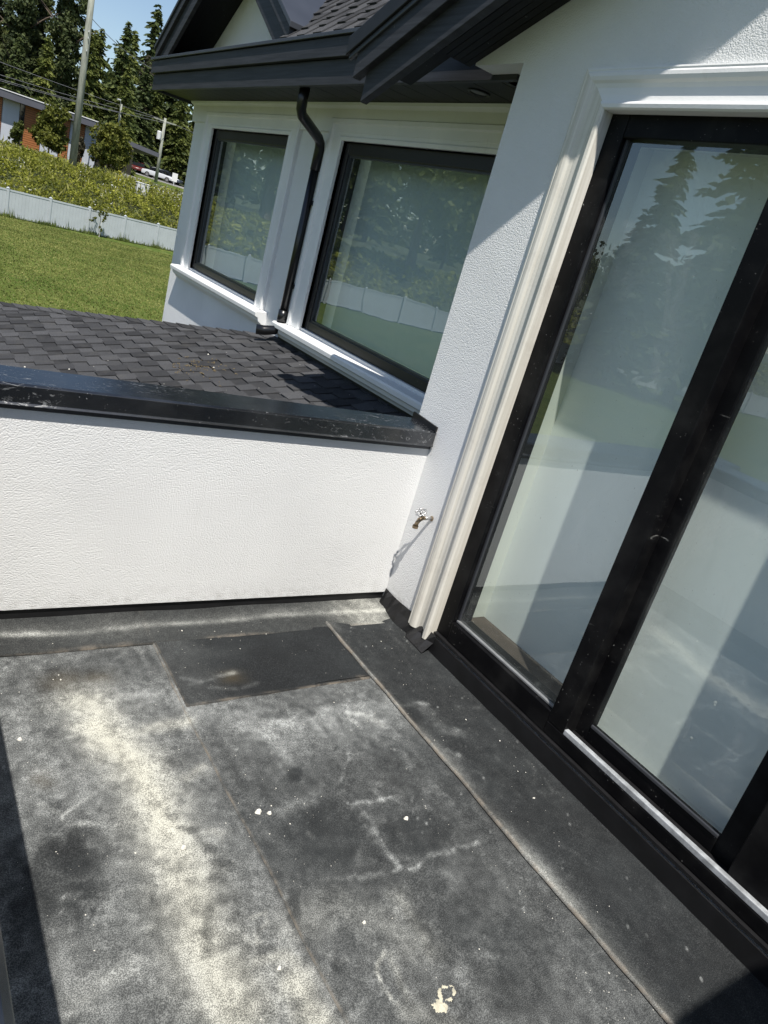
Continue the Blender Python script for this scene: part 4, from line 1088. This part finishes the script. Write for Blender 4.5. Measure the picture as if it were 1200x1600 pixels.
# ------------------------------------------------------------------ plants
def rand_dirs(n, flat=1.0):
    d = rng.normal(size=(n, 3)); d[:, 2] *= flat; return unit(d)
def conifer_mesh(name, H, Rr, seed, mat, lev=34, droop=0.3, dens=1.0, gap=0.1, leafs=1.0):
    r_ = np.random.default_rng(seed); P = []; U = []; V = []
    for i in range(lev):
        t_ = (i+r_.uniform(-0.3, 0.3))/lev; z = H*(0.07+0.93*t_); rad = Rr*(1-t_)**0.68*r_.uniform(0.62, 1.12)+0.18
        for b in range(r_.integers(5, 8)):
            if r_.random() < gap: continue
            a = r_.uniform(0, 2*math.pi); L = rad*r_.uniform(0.65, 1.15); m = max(3, int(L*5.5*dens))
            d = np.array([math.cos(a), math.sin(a), 0]); s = np.array([-math.sin(a), math.cos(a), 0])
            for q in range(m):
                u = (q+0.6+r_.uniform(-0.3, 0.3))/m
                c_ = d*L*u + s*r_.normal(0, 0.16*L*u*0.7+0.04) + np.array([0, 0, z - droop*L*u*u + 0.08*L*u + r_.normal(0, 0.07)])
                sz = leafs*(0.30+0.14*L*(1-u))*r_.uniform(0.7, 1.3)
                ud = d*0.9 + s*r_.normal(0, 0.5) + np.array([0, 0, -0.35+r_.normal(0, 0.25)]); ud /= np.linalg.norm(ud)
                vd = np.cross(ud, r_.normal(size=3)); vd /= np.linalg.norm(vd)
                P.append(c_); U.append(ud*sz); V.append(vd*sz*0.42)
    return quads(name, np.array(P), np.array(U), np.array(V), mat)
def lobed_mesh(name, H, lobes, seed, n, size, mat):
    """leaf cloud: lobes (cx,cy,cz,rx,ry,rz); leaves gather on clumps near each lobe's shell"""
    r_ = np.random.default_rng(seed); P = []
    wts = np.array([l[3]*l[4]*l[5] for l in lobes])**0.67; wts /= wts.sum()
    for l, w in zip(lobes, wts):
        k = int(n*w); nc = max(6, int(k/26))
        dc = unit(r_.normal(size=(nc, 3))); rr = r_.uniform(0.45, 1.05, nc)**0.6
        cc = dc*rr[:, None]
        pick = r_.integers(0, nc, k)
        p = cc[pick] + r_.normal(0, 0.13, (k, 3))
        P.append(p*np.array(l[3:6]) + np.array(l[0:3]))
    P = np.concatenate(P); k = len(P)
    U = unit(r_.normal(size=(k, 3))); V = unit(np.cross(U, r_.normal(size=(k, 3))))
    s = size*r_.uniform(0.6, 1.35, (k, 1))
    return quads(name, P, U*s, V*s*0.6, mat)
def trunk_mesh(name, H, r0, seed, limbs=0, lean=0.0):
    r_ = random.Random(seed); mb = MB()
    path = [(lean*H*t_*t_+0.04*math.sin(3*t_+seed), 0.04*math.cos(4*t_+seed), H*t_) for t_ in (0, 0.15, 0.35, 0.6, 0.85, 1.0)]
    mb.tube(path, [r0*1.25, r0, r0*0.82, r0*0.55, r0*0.3, r0*0.06], 8)
    for k in range(limbs):
        z = H*r_.uniform(0.3, 0.8); a = r_.uniform(0, 6.28); L = H*r_.uniform(0.14, 0.26)
        mb.tube([(0, 0, z), (math.cos(a)*L*0.5, math.sin(a)*L*0.5, z+L*0.45), (math.cos(a)*L, math.sin(a)*L, z+L*0.8)], [r0*0.4, r0*0.25, r0*0.07], 6)
    me = mb.mesh(name); me.materials.append(M['bark']); return me
def tree(name, label, cat, crown, trunk, x, y, z=None, s=1.0, rot=0.0, group=None, sz=None):
    t_ = thing(name, label, cat, (x, y, ground(x, y)-0.05 if z is None else z), group, world_children=False)
    t_.rotation_euler.z = rot; t_.scale = (s, s, sz if sz else s)
    for nm, me_ in (('trunk', trunk), ('crown', crown)):
        o = bpy.data.objects.new(nm, me_); COL.objects.link(o); o.parent = t_
    return t_
CON = [conifer_mesh('crown', 20, 3.9, 11+i, m_, 50, dr, dn*1.6, gp*0.7, 1.12) for i, (m_, dr, dn, gp) in enumerate((('conifer', 0.35, 1.0, 0.08), ('conifer', 0.25, 0.9, 0.2), ('cedartree', 0.5, 1.15, 0.04), ('deadfir', 0.5, 0.8, 0.15), ('conifer', 0.3, 0.75, 0.3)))]
CTR = trunk_mesh('trunk', 19.5, 0.30, 3)
def poplar_lobes(seed):
    r_ = random.Random(seed); out = []
    for k in range(16):
        t_ = k/15; z = 3.0+16.0*t_; rad = 1.75*math.sin(math.pi*(0.12+0.83*t_))**0.7
        a = r_.uniform(0, 6.28)
        out.append((math.cos(a)*rad*0.4, math.sin(a)*rad*0.4, z, rad*r_.uniform(0.65, 1.0), rad*r_.uniform(0.65, 1.0), 1.2))
    return out
POP = [lobed_mesh('crown', 20, poplar_lobes(s), s, 15000, 0.19, 'poplar') for s in (1, 2)]
PTR = trunk_mesh('trunk', 17, 0.26, 5, 6)
def round_lobes(H, W, seed, k=9, z0=0.32):
    r_ = random.Random(seed); out = []
    for i in range(k):
        a = r_.uniform(0, 6.28); t_ = r_.random(); z = H*(z0+(0.92-z0)*t_); rr = W*math.sin(math.pi*(0.18+0.72*t_))*0.55
        out.append((math.cos(a)*rr, math.sin(a)*rr, z, W*r_.uniform(0.35, 0.55), W*r_.uniform(0.35, 0.55), H*r_.uniform(0.13, 0.2)))
    out.append((0, 0, H*0.6, W*0.6, W*0.6, H*0.3)); return out
BIG = [lobed_mesh('crown', 17, round_lobes(17, 5.2, s, 16), s, 14000, 0.28, m_) for s, m_ in ((21, 'cedartree'), (22, 'poplar'))]
BTR = trunk_mesh('trunk', 13, 0.38, 9, 8)

# tall trees beyond the low building, left to right
def px_at(X, Y): return X, Y
row = [
 ('poplar_tree', 'dark columnar poplar at the far left edge of the tree line', 'tree', POP[0], PTR, 10.2, 104, 0.98, 0.3),
 ('poplar_tree', 'tallest columnar poplar, second in the row left of the utility pole', 'tree', POP[1], PTR, 13.0, 101, 1.05, 1.2),
 ('poplar_tree', 'slim dark poplar between two taller poplars', 'tree', POP[0], PTR, 15.0, 105, 0.98, 2.2),
 ('poplar_tree', 'broad tall poplar just left of the utility pole', 'tree', POP[1], PTR, 16.9, 100, 1.13, 4.0),
 ('cedar_tree', 'dark green cedar directly behind the utility pole', 'tree', CON[2], CTR, 19.6, 100, 0.68, 0.5),
 ('cedar_tree', 'lower cedar filling the gap right of the utility pole', 'tree', CON[2], CTR, 21.3, 103, 0.72, 2.5),
 ('fir_tree', 'greyish fir with open top right of the utility pole', 'tree', CON[1], CTR, 23.6, 101, 0.80, 1.1),
 ('cedar_tree', 'bright green cedar in front of the greyish fir', 'tree', CON[2], CTR, 29.5, 122, 0.90, 3.3),
 ('fir_tree', 'tall dark fir near the left corner of the house eave', 'tree', CON[0], CTR, 33.2, 126, 1.15, 0.2),
 ('fir_tree', 'tallest fir beside the black eave corner', 'tree', CON[4], CTR, 36.6, 124, 1.24, 4.4),
 ('dry_fir_tree', 'brownish drying fir behind the parked cars', 'tree', CON[3], CTR, 32.0, 123, 0.80, 2.0),
 ('fir_tree', 'dark fir close to the house corner behind the transformer pole', 'tree', CON[0], CTR, 41.5, 124, 0.97, 5.0),
 ('broadleaf_tree', 'rounded green tree low beside the house wall', 'tree', BIG[0], BTR, 38.6, 123, 0.55, 1.5),
 ('fir_tree', 'leftmost fir above the cedar clad building roof', 'tree', CON[4], CTR, 7.2, 97, 0.62, 1.0),
 ('fir_tree', 'short dark fir behind the building between poplars', 'tree', CON[0], CTR, 11.8, 94, 0.50, 3.0),
 ('cedar_tree', 'cedar above the building roof behind the first maple', 'tree', CON[2], CTR, 14.6, 95, 0.55, 0.9),
 ('cedar_tree', 'cedar behind the second maple by the parking', 'tree', CON[2], CTR, 22.3, 93, 0.55, 1.9),
]
for nm, lb, ct, cr, tk, x, y, s, rt in row: tree(nm, lb, ct, cr, tk, x, y, None, s, rt, 'tall trees beyond the building')
for k in range(11):
    x = 8.5+2.9*k+random.uniform(-0.6, 0.6); y = 116+random.uniform(-3, 5)
    tree('cedar_tree', 'dense dark cedar in the row behind the front trees', 'tree', CON[2] if k % 3 else CON[0], CTR, x*1.16, y, None, random.uniform(0.66, 0.80), random.uniform(0, 6), 'cedar row behind the front trees')
# more of the same belt, seen in the glass and round the house corner
belt = []
for k in range(34):
    s_ = -108+k*3.9+random.uniform(-1.2, 1.2); d_ = random.uniform(24, 46)
    x = FX+s_/L_-FS/L_*d_; y = FY+FS*s_/L_+d_/L_
    if x > 3: continue
    az = math.degrees(math.atan2(x, y))
    if az < -56: continue
    kk = 0.40 if az < -43 else (0.62 if az < -33 else 1.0)
    cr, tk = random.choice(((CON[0], CTR), (CON[1], CTR), (CON[2], CTR), (BIG[0], BTR), (BIG[1], BTR)))
    tree('mixed_tree', 'tree of the dense belt left of the view, mirrored in the glass', 'tree', cr, tk, x, y, None, kk*random.uniform(0.7, 1.05), random.uniform(0, 6), 'tree belt mirrored in the windows')
for x, y, s, cr in ((-37.6, 28.4, 1.2, CON[4]), (-32.6, 29.8, 0.72, CON[1]), (-35.8, 34, 0.55, CON[0]), (-45, 29.5, 0.40, CON[0]), (-27, 47, 1.0, BIG[0]), (-62, 26, 0.35, BIG[0]), (-66, 31, 0.4, CON[0])):
    tree('mixed_tree', 'tree of the dense belt left of the view, mirrored in the glass', 'tree', cr, BTR if cr in BIG else CTR, x, y, None, s, x, 'tree belt mirrored in the windows')
# a dark wood closing the horizon behind
P = []; 
k = 26000; xs = rng.uniform(-220, 190, k); ys = 140+rng.uniform(0, 40, k)+np.abs(xs)*0.05; hh = 10+5*np.sin(xs*0.21)+4*np.sin(xs*0.57+1)+3*np.sin(xs*1.3)
zz = 3.0+hh*rng.random(k)**0.8
U = unit(rng.normal(size=(k, 3))); V = unit(np.cross(U, rng.normal(size=(k, 3))))
s = rng.uniform(0.5, 1.2, (k, 1))
me = quads('far_wood', np.stack([xs, ys, zz], 1), U*s, V*s*0.6, 'conifer')
tag(link('far_wood', me), 'dark distant wood closing the horizon', 'wood', kind='stuff')

# young maples in front of the building, shrubs at its foot
def small_tree(label, x, y, H, W, seed, n=3600):
    lo = round_lobes(H, W, seed, 12, 0.28)
    return tree('maple_tree', label, 'tree', lobed_mesh('crown', H, lo, seed, n*2, 0.13, 'maple'), trunk_mesh('trunk', H*0.8, 0.07, seed, 5), x, y, None, 1.0, 0, 'young maples before the building')
small_tree('young maple before the cedar boards, left of the utility pole', 11.45, 69.5, 3.95, 1.7, 31)
small_tree('young maple right of the utility pole, beside the parking', 16.25, 70.5, 4.5, 2.05, 32)
def shrub_thing(label, x, y, H, W, seed, mat='cedartree'):
    return tree('shrub', label, 'shrub', lobed_mesh('crown', H, round_lobes(H, W, seed, 7, 0.15), seed, 2200, 0.11, mat), trunk_mesh('trunk', H*0.6, 0.04, seed, 3), x, y, None, 1.0, 0)
shrub_thing('dark upright shrub before the grey building panel', 9.35, 71.5, 2.3, 0.65, 41)
shrub_thing('brownish shrub between the utility pole and the end panel', 14.25, 72.0, 2.6, 0.5, 42, 'deadfir')

# bramble bank between fence and building
def bank_leaves(n, s0, s1, d0, d1, size, seed):
    r_ = np.random.default_rng(seed)
    ss = r_.uniform(s0, s1, n); dd = r_.uniform(d0, d1, n)
    x = FX+ss/L_-FS/L_*dd; y = FY+FS*ss/L_+dd/L_
    g = np.interp((y-(FY+FS*(x-FX)))/L_, [-60, -5, 0, 2, 5, 9, 12, 20, 27, 60], [-2.75, -2.42, -2.40, -2.0, -0.6, 0.45, 0.75, 1.0, 1.25, 2.1])
    hb_ = 0.5+0.5*np.sin(x*1.3+0.7*np.sin(y*0.9))*np.sin(y*1.1+0.5*x)+0.38*np.sin(x*3.1+y*2.3)*np.sin(y*2.2-x)+0.2*np.sin(x*7.3+1.9*np.sin(y*5))
    hb_ = np.clip(hb_, 0.08, 1.5)*np.clip(dd/1.5, 0.3, 1)*np.interp(dd, [0, 8, 11, 17], [1, 1, 0.75, 0.25])
    z = g + hb_*r_.random(n)**0.35 + r_.normal(0, 0.06, n)
    P = np.stack([x, y, z], 1)
    U = unit(r_.normal(size=(n, 3))*np.array([1, 1, 0.7])); V = unit(np.cross(U, r_.normal(size=(n, 3))))
    s = size*r_.uniform(0.55, 1.4, (n, 1))
    return P, U*s, V*s*0.62
tag(link('bramble_bank', quads('bramble_bank', *bank_leaves(72000, -8, 20, 0.5, 17, 0.085, 51), 'shrub')), 'dense green brambles covering the bank behind the fence', 'brambles', kind='stuff')
tag(link('bramble_bank', quads('bramble_bank', *bank_leaves(26000, -75, -8, 0.5, 17, 0.16, 52), 'shrub')), 'brambles on the bank further left, mirrored in the windows', 'brambles', kind='stuff')
P_, U_, V_ = bank_leaves(2600, -8, 20, 0.8, 16, 0.06, 53); P_[:, 2] += 0.18
tag(link('dry_stalks', quads('dry_stalks', P_, U_*np.array([0.6, 0.6, 2.2]), V_*0.5, 'dryshrub')), 'dry brown stalks among the brambles', 'stalks', kind='stuff')
P_, U_, V_ = bank_leaves(9000, -8, 22, 1.0, 17, 0.06, 54)
sel = (np.sin(P_[:, 0]*0.9+2)+np.sin(P_[:, 1]*1.4+P_[:, 0]*0.6)) > 0.9
sel |= (P_[:, 0] > 15.5) & (P_[:, 1] > 61) & (rng.random(len(P_)) < 0.8)
P_, U_, V_ = P_[sel], U_[sel], V_[sel]; P_[:, 2] += 0.12
tag(link('wild_flowers', quads('wild_flowers', P_, U_, V_, 'flower')), 'small white wild flowers dotted over the bramble bank', 'flowers', kind='stuff')
# tall loose weeds standing out of the brambles
P_, U_, V_ = bank_leaves(3600, -8, 20, 0.6, 16, 0.05, 57)
k = len(P_); hh = rng.uniform(0.06, 0.26, k)*(1+0.9*(rng.random(k) < 0.08)); P_[:, 2] += hh*0.7
U_ = np.stack([rng.normal(0, 0.10, k), rng.normal(0, 0.10, k), hh], 1); V_ = np.stack([rng.uniform(0.015, 0.04, k), rng.normal(0, 0.02, k), rng.normal(0, 0.01, k)], 1)
tag(link('tall_weeds', quads('tall_weeds', P_, U_, V_, 'weed')), 'tall loose yellow green weeds over the brambles', 'weeds', kind='stuff')
# mown grass standing on the lawn in view
k = 110000; gy = 12+37*rng.random(k)**0.8; gx = rng.uniform(0.5, 20, k)
okk = (gy < FY+FS*(gx-FX)-0.05) & (gx < gy*0.40) & (gx > gy*0.06); gx, gy = gx[okk], gy[okk]; k = len(gx)
gz = np.interp((gy-(FY+FS*(gx-FX)))/L_, [-60, -5, 0], [-2.75, -2.42, -2.40]); hh = rng.uniform(0.012, 0.034, k)
P_ = np.stack([gx, gy, gz+hh*0.8], 1); U_ = np.stack([rng.normal(0, 0.012, k), rng.normal(0, 0.012, k), hh], 1); V_ = np.stack([rng.uniform(0.008, 0.022, k), rng.normal(0, 0.006, k), rng.normal(0, 0.004, k)], 1)
tag(link('mown_grass', quads('mown_grass', P_, U_, V_, 'turf')), 'short mown grass blades covering the lawn', 'grass', kind='stuff')
# long grass at the fence foot
n = 2600; ss = rng.uniform(-6, 18, n); ss = np.where(rng.random(n) < 0.5, np.round(ss/2.48)*2.48+rng.normal(0, 0.25, n), ss); dd = -np.abs(rng.normal(0, 0.09, n))-0.05
x = FX+ss/L_-FS/L_*dd; y = FY+FS*ss/L_+dd/L_
hgt = rng.uniform(0.04, 0.16, n)*(1+1.2*(rng.random(n) < 0.06))
P_ = np.stack([x, y, -2.41+hgt*0.9], 1); U_ = np.stack([rng.normal(0, 0.02, n), rng.normal(0, 0.02, n), hgt], 1); V_ = np.stack([rng.uniform(0.006, 0.016, n), rng.normal(0, 0.01, n), np.zeros(n)], 1)
tag(link('fence_grass', quads('fence_grass', P_, U_, V_, 'grass')), 'uncut grass along the foot of the vinyl fence', 'grass', kind='stuff')
# staked climber against the fence
cl = thing('climbing_plant', 'thin staked climbing plant growing against the vinyl fence', 'plant', (11.62, 50.15, -2.4), world_children=False)
MB().tube([(0, 0, 0), (0.02, 0, 0.6), (0.05, 0, 1.1)], 0.03, 6).build('stake', 'grey_metal', cl)
MB().tube([(0.02, -0.03, 0), (-0.1, -0.03, 0.5), (-0.05, -0.03, 1.0), (-0.15, -0.03, 1.5)], 0.015, 5).build('stem', 'bark', cl)
me = lobed_mesh('leaves', 1.7, [(-0.05, -0.05, 1.2, 0.26, 0.15, 0.42), (0.22, -0.05, 1.45, 0.25, 0.12, 0.14), (-0.45, -0.05, 1.1, 0.16, 0.1, 0.13), (-0.6, -0.05, 0.85, 0.14, 0.1, 0.12), (-0.45, -0.05, 1.5, 0.12, 0.1, 0.10), (0.0, -0.05, 0.5, 0.16, 0.1, 0.3)], 61, 420, 0.06, 'maple')
o = bpy.data.objects.new('leaves', me); COL.objects.link(o); o.parent = cl

# ------------------------------------------------------------------ cedar and grey building
BY = 74.0
bl = thing('flat_roof_building', 'low grey building with orange cedar board panels behind the bank', 'building', (11, BY, 1.2))
def bpart(name, mat, x0, x1, z0, z1, y0=BY, dep=0.3): return MB().box(x0, x1, y0, y0+dep, z0, z1).build(name, mat, bl)
bpart('wall', 'greywall', -6, 16.0, 1.0, 4.75, BY+0.31, 8)
def boards(x0, x1):
    n_ = 20; zz0, zz1 = 1.32, 4.70
    for k in range(n_):
        a = zz0+(zz1-zz0)*k/n_; MB().box(x0, x1, BY-0.02, BY+0.03, a, a+(zz1-zz0)/n_-0.028).build('cedar_board', 'cedar', bl)
    bpart('board_backing', 'black', x0, x1, zz0, zz1, BY+0.035, 0.05)
for x0, x1 in ((5.5, 8.45), (10.15, 11.45), (12.95, 13.66), (14.32, 14.86)): boards(x0, x1)
for x0, x1 in ((8.5, 9.74), (11.5, 12.9), (13.7, 14.12), (14.9, 15.42)): bpart('grey_panel', 'greywall', x0, x1, 1.35, 4.70)
for x0, x1 in ((9.76, 10.12), (14.14, 14.30)):
    w_ = bpart('window', 'black', x0, x1, 1.4, 4.7, BY+0.05)
    for k in range(3): MB().box(x0+0.03, x1-0.03, BY+0.03, BY+0.048, 1.5+k*1.07, 2.5+k*1.07).build('pane', 'darkglass', w_)
bpart('entrance_glazing', 'darkglass', 15.5, 19.5, 1.4, 4.1, BY+1.5)
bpart('plinth', 'concrete', -6, 15.5, 0.9, 1.33, BY-0.04)
def slab(name, mat, x0, x1, za0, za1, zb0, zb1, y0, d): MB().prism([(x0, y0, za0), (x1, y0, zb0), (x1, y0, zb1), (x0, y0, za1)], (0, d, 0)).build(name, mat, bl)
slab('roof_edge', 'greyroof', -6, 15.9, 4.72, 5.36, 4.45, 4.95, BY-0.9, 10)
slab('roof_flashing', 'whiteflash', -6, 15.95, 5.365, 5.43, 4.955, 5.02, BY-0.95, 10)
slab('porch_roof', 'greyroof', 15.9, 21.5, 4.2, 4.6, 3.75, 4.1, BY+0.4, 8)
MB().box(15.6, 20.0, BY-1.5, BY-1.2, 1.15, 1.55).build('low_wall', 'concrete', bl)

# ------------------------------------------------------------------ poles and cables
def pole(label, x, y, H, r0, r1, name='utility_pole'):
    t_ = thing(name, label, 'utility pole', (x, y, ground(x, y)-0.2), world_children=False)
    MB().tube([(0, 0, 0), (0, 0, H*0.5), (0, 0, H)], [r0, (r0+r1)/2, r1], 14).build('shaft', 'polewood', t_, smooth=True)
    return t_
p1 = pole('tall weathered wooden pole standing in the brambles', 12.0, 62.6, 17.0, 0.27, 0.175)
for z in (9.0, 9.4, 8.2): MB().box(-0.02, 0.02, -0.36, -0.24, z, z+0.12).build('bolt', 'grey_metal', p1)
MB().box(-1.2, 1.2, -0.06, 0.06, 14.3, 14.45).build('crossarm', 'polewood', p1)
p2 = pole('thin wooden pole with transformer beside the parked cars', 27.5, 95.0, 7.3, 0.20, 0.15)
MB().box(-1.3, 1.3, -0.07, 0.07, 6.9, 7.03).build('crossarm', 'polewood', p2)
MB().lathe((-0.45, -0.1, 4.9), (0, 0, 1), [(0, 0.001), (0, 0.26), (0.8, 0.26), (0.9, 0.2), (0.9, 0.001)], 14).build('transformer', 'grey_metal', p2)
p3 = pole('far wooden pole rising behind the right maple', 21.8, 92.0, 7.0, 0.16, 0.12)
MB().tube([(0, 0, 6.9), (-0.3, -0.4, 7.3), (-0.5, -0.9, 7.3)], 0.04, 6).build('lamp_arm', 'grey_metal', p3)
MB().box(-0.7, -0.4, -1.3, -0.8, 7.22, 7.34).build('lamp_head', 'grey_metal', p3)
def cable(label, a, b, sag):
    a, b = Vector(a), Vector(b); pts = [a.lerp(b, k/20)-Vector((0, 0, sag*4*(k/20)*(1-k/20))) for k in range(21)]
    o = MB().tube(pts, 0.022, 5).build('power_line', 'wire'); return tag(o, label, 'cable', 'overhead cables')
cable('highest overhead cable crossing the trees', (-14, 73, 8.2), (27.0, 95, 8.4), 0.5)
cable('upper cable of the lower pair crossing behind the pole', (-14, 71, 6.3), (26.3, 94.9, 8.25), 0.7)
cable('lower cable of the pair above the building roof', (-14, 70.5, 5.9), (21.8, 91.9, 7.4), 0.7)
cable('middle overhead cable running to the transformer pole', (-14, 72, 6.1), (28.7, 94.9, 8.25), 0.9)
cable('cable leaving the transformer pole to the right', (28.7, 95, 8.3), (60, 100, 8.5), 0.6)
cable('steep wire near the top of the tall pole', (12.0, 62.6, 10.9), (17.5, 66, 9.6), 0.3)

# ------------------------------------------------------------------ parked cars
def m_paint(name, col): return m_plain(name, col, 0.25, 0.03, 1, spec=0.6)
PAINT = {'silver': m_paint('silver_paint', (0.50, 0.52, 0.55)), 'white': m_paint('white_paint', (0.72, 0.73, 0.74)), 'dark': m_paint('charcoal_paint', (0.035, 0.04, 0.05)), 'red': m_paint('maroon_paint', (0.10, 0.018, 0.016)), 'blue': m_paint('steel_blue_paint', (0.06, 0.075, 0.10))}
def car(label, paint, x, y, heading, kind='sedan', z=None):
    t_ = thing('parked_car', label, 'car', (x, y, (ground(x, y)+0.06) if z is None else z), 'cars parked by the road', world_children=False)
    t_.rotation_euler.z = heading
    if kind == 'sedan':
        body = [(-2.2, 0.32), (-2.25, 0.62), (-2.15, 0.86), (-1.5, 0.94), (0.75, 0.92), (1.85, 0.80), (2.2, 0.62), (2.22, 0.34)]
        cab = [(-1.55, 0.92), (-0.95, 1.36), (-0.3, 1.45), (0.35, 1.38), (1.15, 0.90)]
    else:
        body = [(-2.3, 0.40), (-2.34, 0.75), (-2.3, 1.05), (-1.6, 1.08), (0.9, 1.06), (1.95, 0.98), (2.28, 0.75), (2.3, 0.42)]
        cab = [(-2.25, 1.06), (-2.05, 1.68), (-1.2, 1.78), (0.2, 1.74), (1.1, 1.05)]
    hw = 0.9
    mb = MB(); rows = []
    for yy, inset in ((-hw, 0.10), (-hw+0.06, 0.02), (hw-0.06, 0.02), (hw, 0.10)):
        rows.append([(px*(1-inset*0.2), yy, 0.3+(pz-0.3)*(1-inset*0.6)) for px, pz in body])
    mb.strips(rows, True); n_ = len(body); mb.f.append(tuple(range(n_))); mb.f.append(tuple(range(3*n_, 4*n_))[::-1])
    bd = mb.build('body', PAINT[paint], t_, 0.05, True)
    mb = MB(); rows = []
    for yy in (-0.80, -0.66, 0.66, 0.80):
        top = 1.0 if abs(yy) < 0.7 else 0.86
        rows.append([(px, yy, cab[0][1]-0.02+(pz-cab[0][1])*top) for px, pz in cab])
    mb.strips(rows); n_ = len(cab); mb.f.append(tuple(range(n_))); mb.f.append(tuple(range(3*n_, 4*n_))[::-1])
    mb.build('windows', 'darkglass', t_, 0.03)
    zt = max(pz for _, pz in cab)
    MB().prism([(cab[1][0]+0.05, -0.68, zt-0.09), (cab[2][0], -0.68, zt-0.005), (cab[3][0]-0.05, -0.68, zt-0.07), (cab[3][0]-0.05, -0.68, zt-0.03), (cab[2][0], -0.68, zt+0.03), (cab[1][0]+0.05, -0.68, zt-0.05)], (0, 1.36, 0)).build('roof', PAINT[paint], t_)
    for px in (cab[1][0]+0.75, ):
        for s_ in (-1, 1): MB().box(px-0.04, px+0.04, s_*0.815-0.012, s_*0.815+0.012, cab[0][1], zt-0.12).build('pillar', PAINT[paint], t_)
    for px in (-1.38, 1.40):
        for s_ in (-1, 1):
            w_ = MB().lathe((px, s_*0.92, 0.33), (0, -s_, 0), [(0, 0.2), (0, 0.33), (0.2, 0.33), (0.2, 0.1)], 18).build('wheel', 'tyre', t_)
            MB().lathe((px, s_*0.925, 0.33), (0, -s_, 0), [(0.0, 0.001), (0.0, 0.2), (0.03, 0.22)], 14).build('rim', 'rim', w_)
    for s_ in (-1, 1):
        MB().box(2.12, 2.2, s_*0.65-0.16, s_*0.65+0.16, 0.62, 0.72).build('headlight', 'lamp_glass', t_)
        MB().box(-2.26, -2.2, s_*0.65-0.16, s_*0.65+0.16, 0.70, 0.82).build('tail_light', PAINT['red'], t_)
    return t_
car('silver sedan side on in the parking beside the road', 'silver', 32.6, 111.5, R(-33))
car('dark van behind the silver sedan', 'dark', 32.4, 117.0, R(-33), 'suv')
car('white sport utility car facing the road left of the dark van', 'white', 30.4, 119.0, R(-115), 'suv')
car('maroon car between the white car and the dark van', 'red', 30.9, 116.0, R(-110))
car('black car behind the road sign', 'dark', 37.1, 106.5, R(-60))
car('white car cut by the house wall corner', 'white', 38.4, 105.0, R(-70), 'suv')
car('white pickup seen far back between wall and sign', 'white', 39.6, 113.0, R(-120), 'suv')
car('dark blue car with bright roof behind the sedan', 'blue', 34.6, 114.6, R(-35))
sg = thing('road_sign', 'small pale rectangular sign beside the silver sedan', 'sign', (32.75, 105.0, ground(32.75, 105)), world_children=False)
MB().tube([(0, 0, 0), (0, 0, 1.2)], 0.04, 6).build('post', 'grey_metal', sg)
MB().box(-0.36, 0.36, -0.04, -0.02, 0.55, 1.6).build('panel', 'whiteflash', sg)
ub = thing('utility_box', 'pale green utility box at the edge of the brambles', 'utility box', (16.9, 61.6, ground(16.9, 61.6)), world_children=False)
MB().box(-0.45, 0.45, -0.3, 0.3, 0, 0.85).build('cabinet', M['grey_metal'], ub, 0.03); MB().box(-0.48, 0.48, -0.33, 0.33, 0.85, 0.92).build('lid', 'whiteflash', ub, 0.02)
hy = thing('yellow_marker', 'small yellow marker post beside the utility box', 'marker', (15.6, 63.5, ground(15.6, 63.5)), world_children=False)
MB().tube([(0, 0, 0), (0, 0, 0.95)], 0.09, 8).build('post', 'paint_yellow', hy)
MB().lathe((0, 0, 0.95), (0, 0, 1), [(0, 0.09), (0.06, 0.06), (0.08, 0.005)], 8).build('cap', 'paint_yellow', hy)
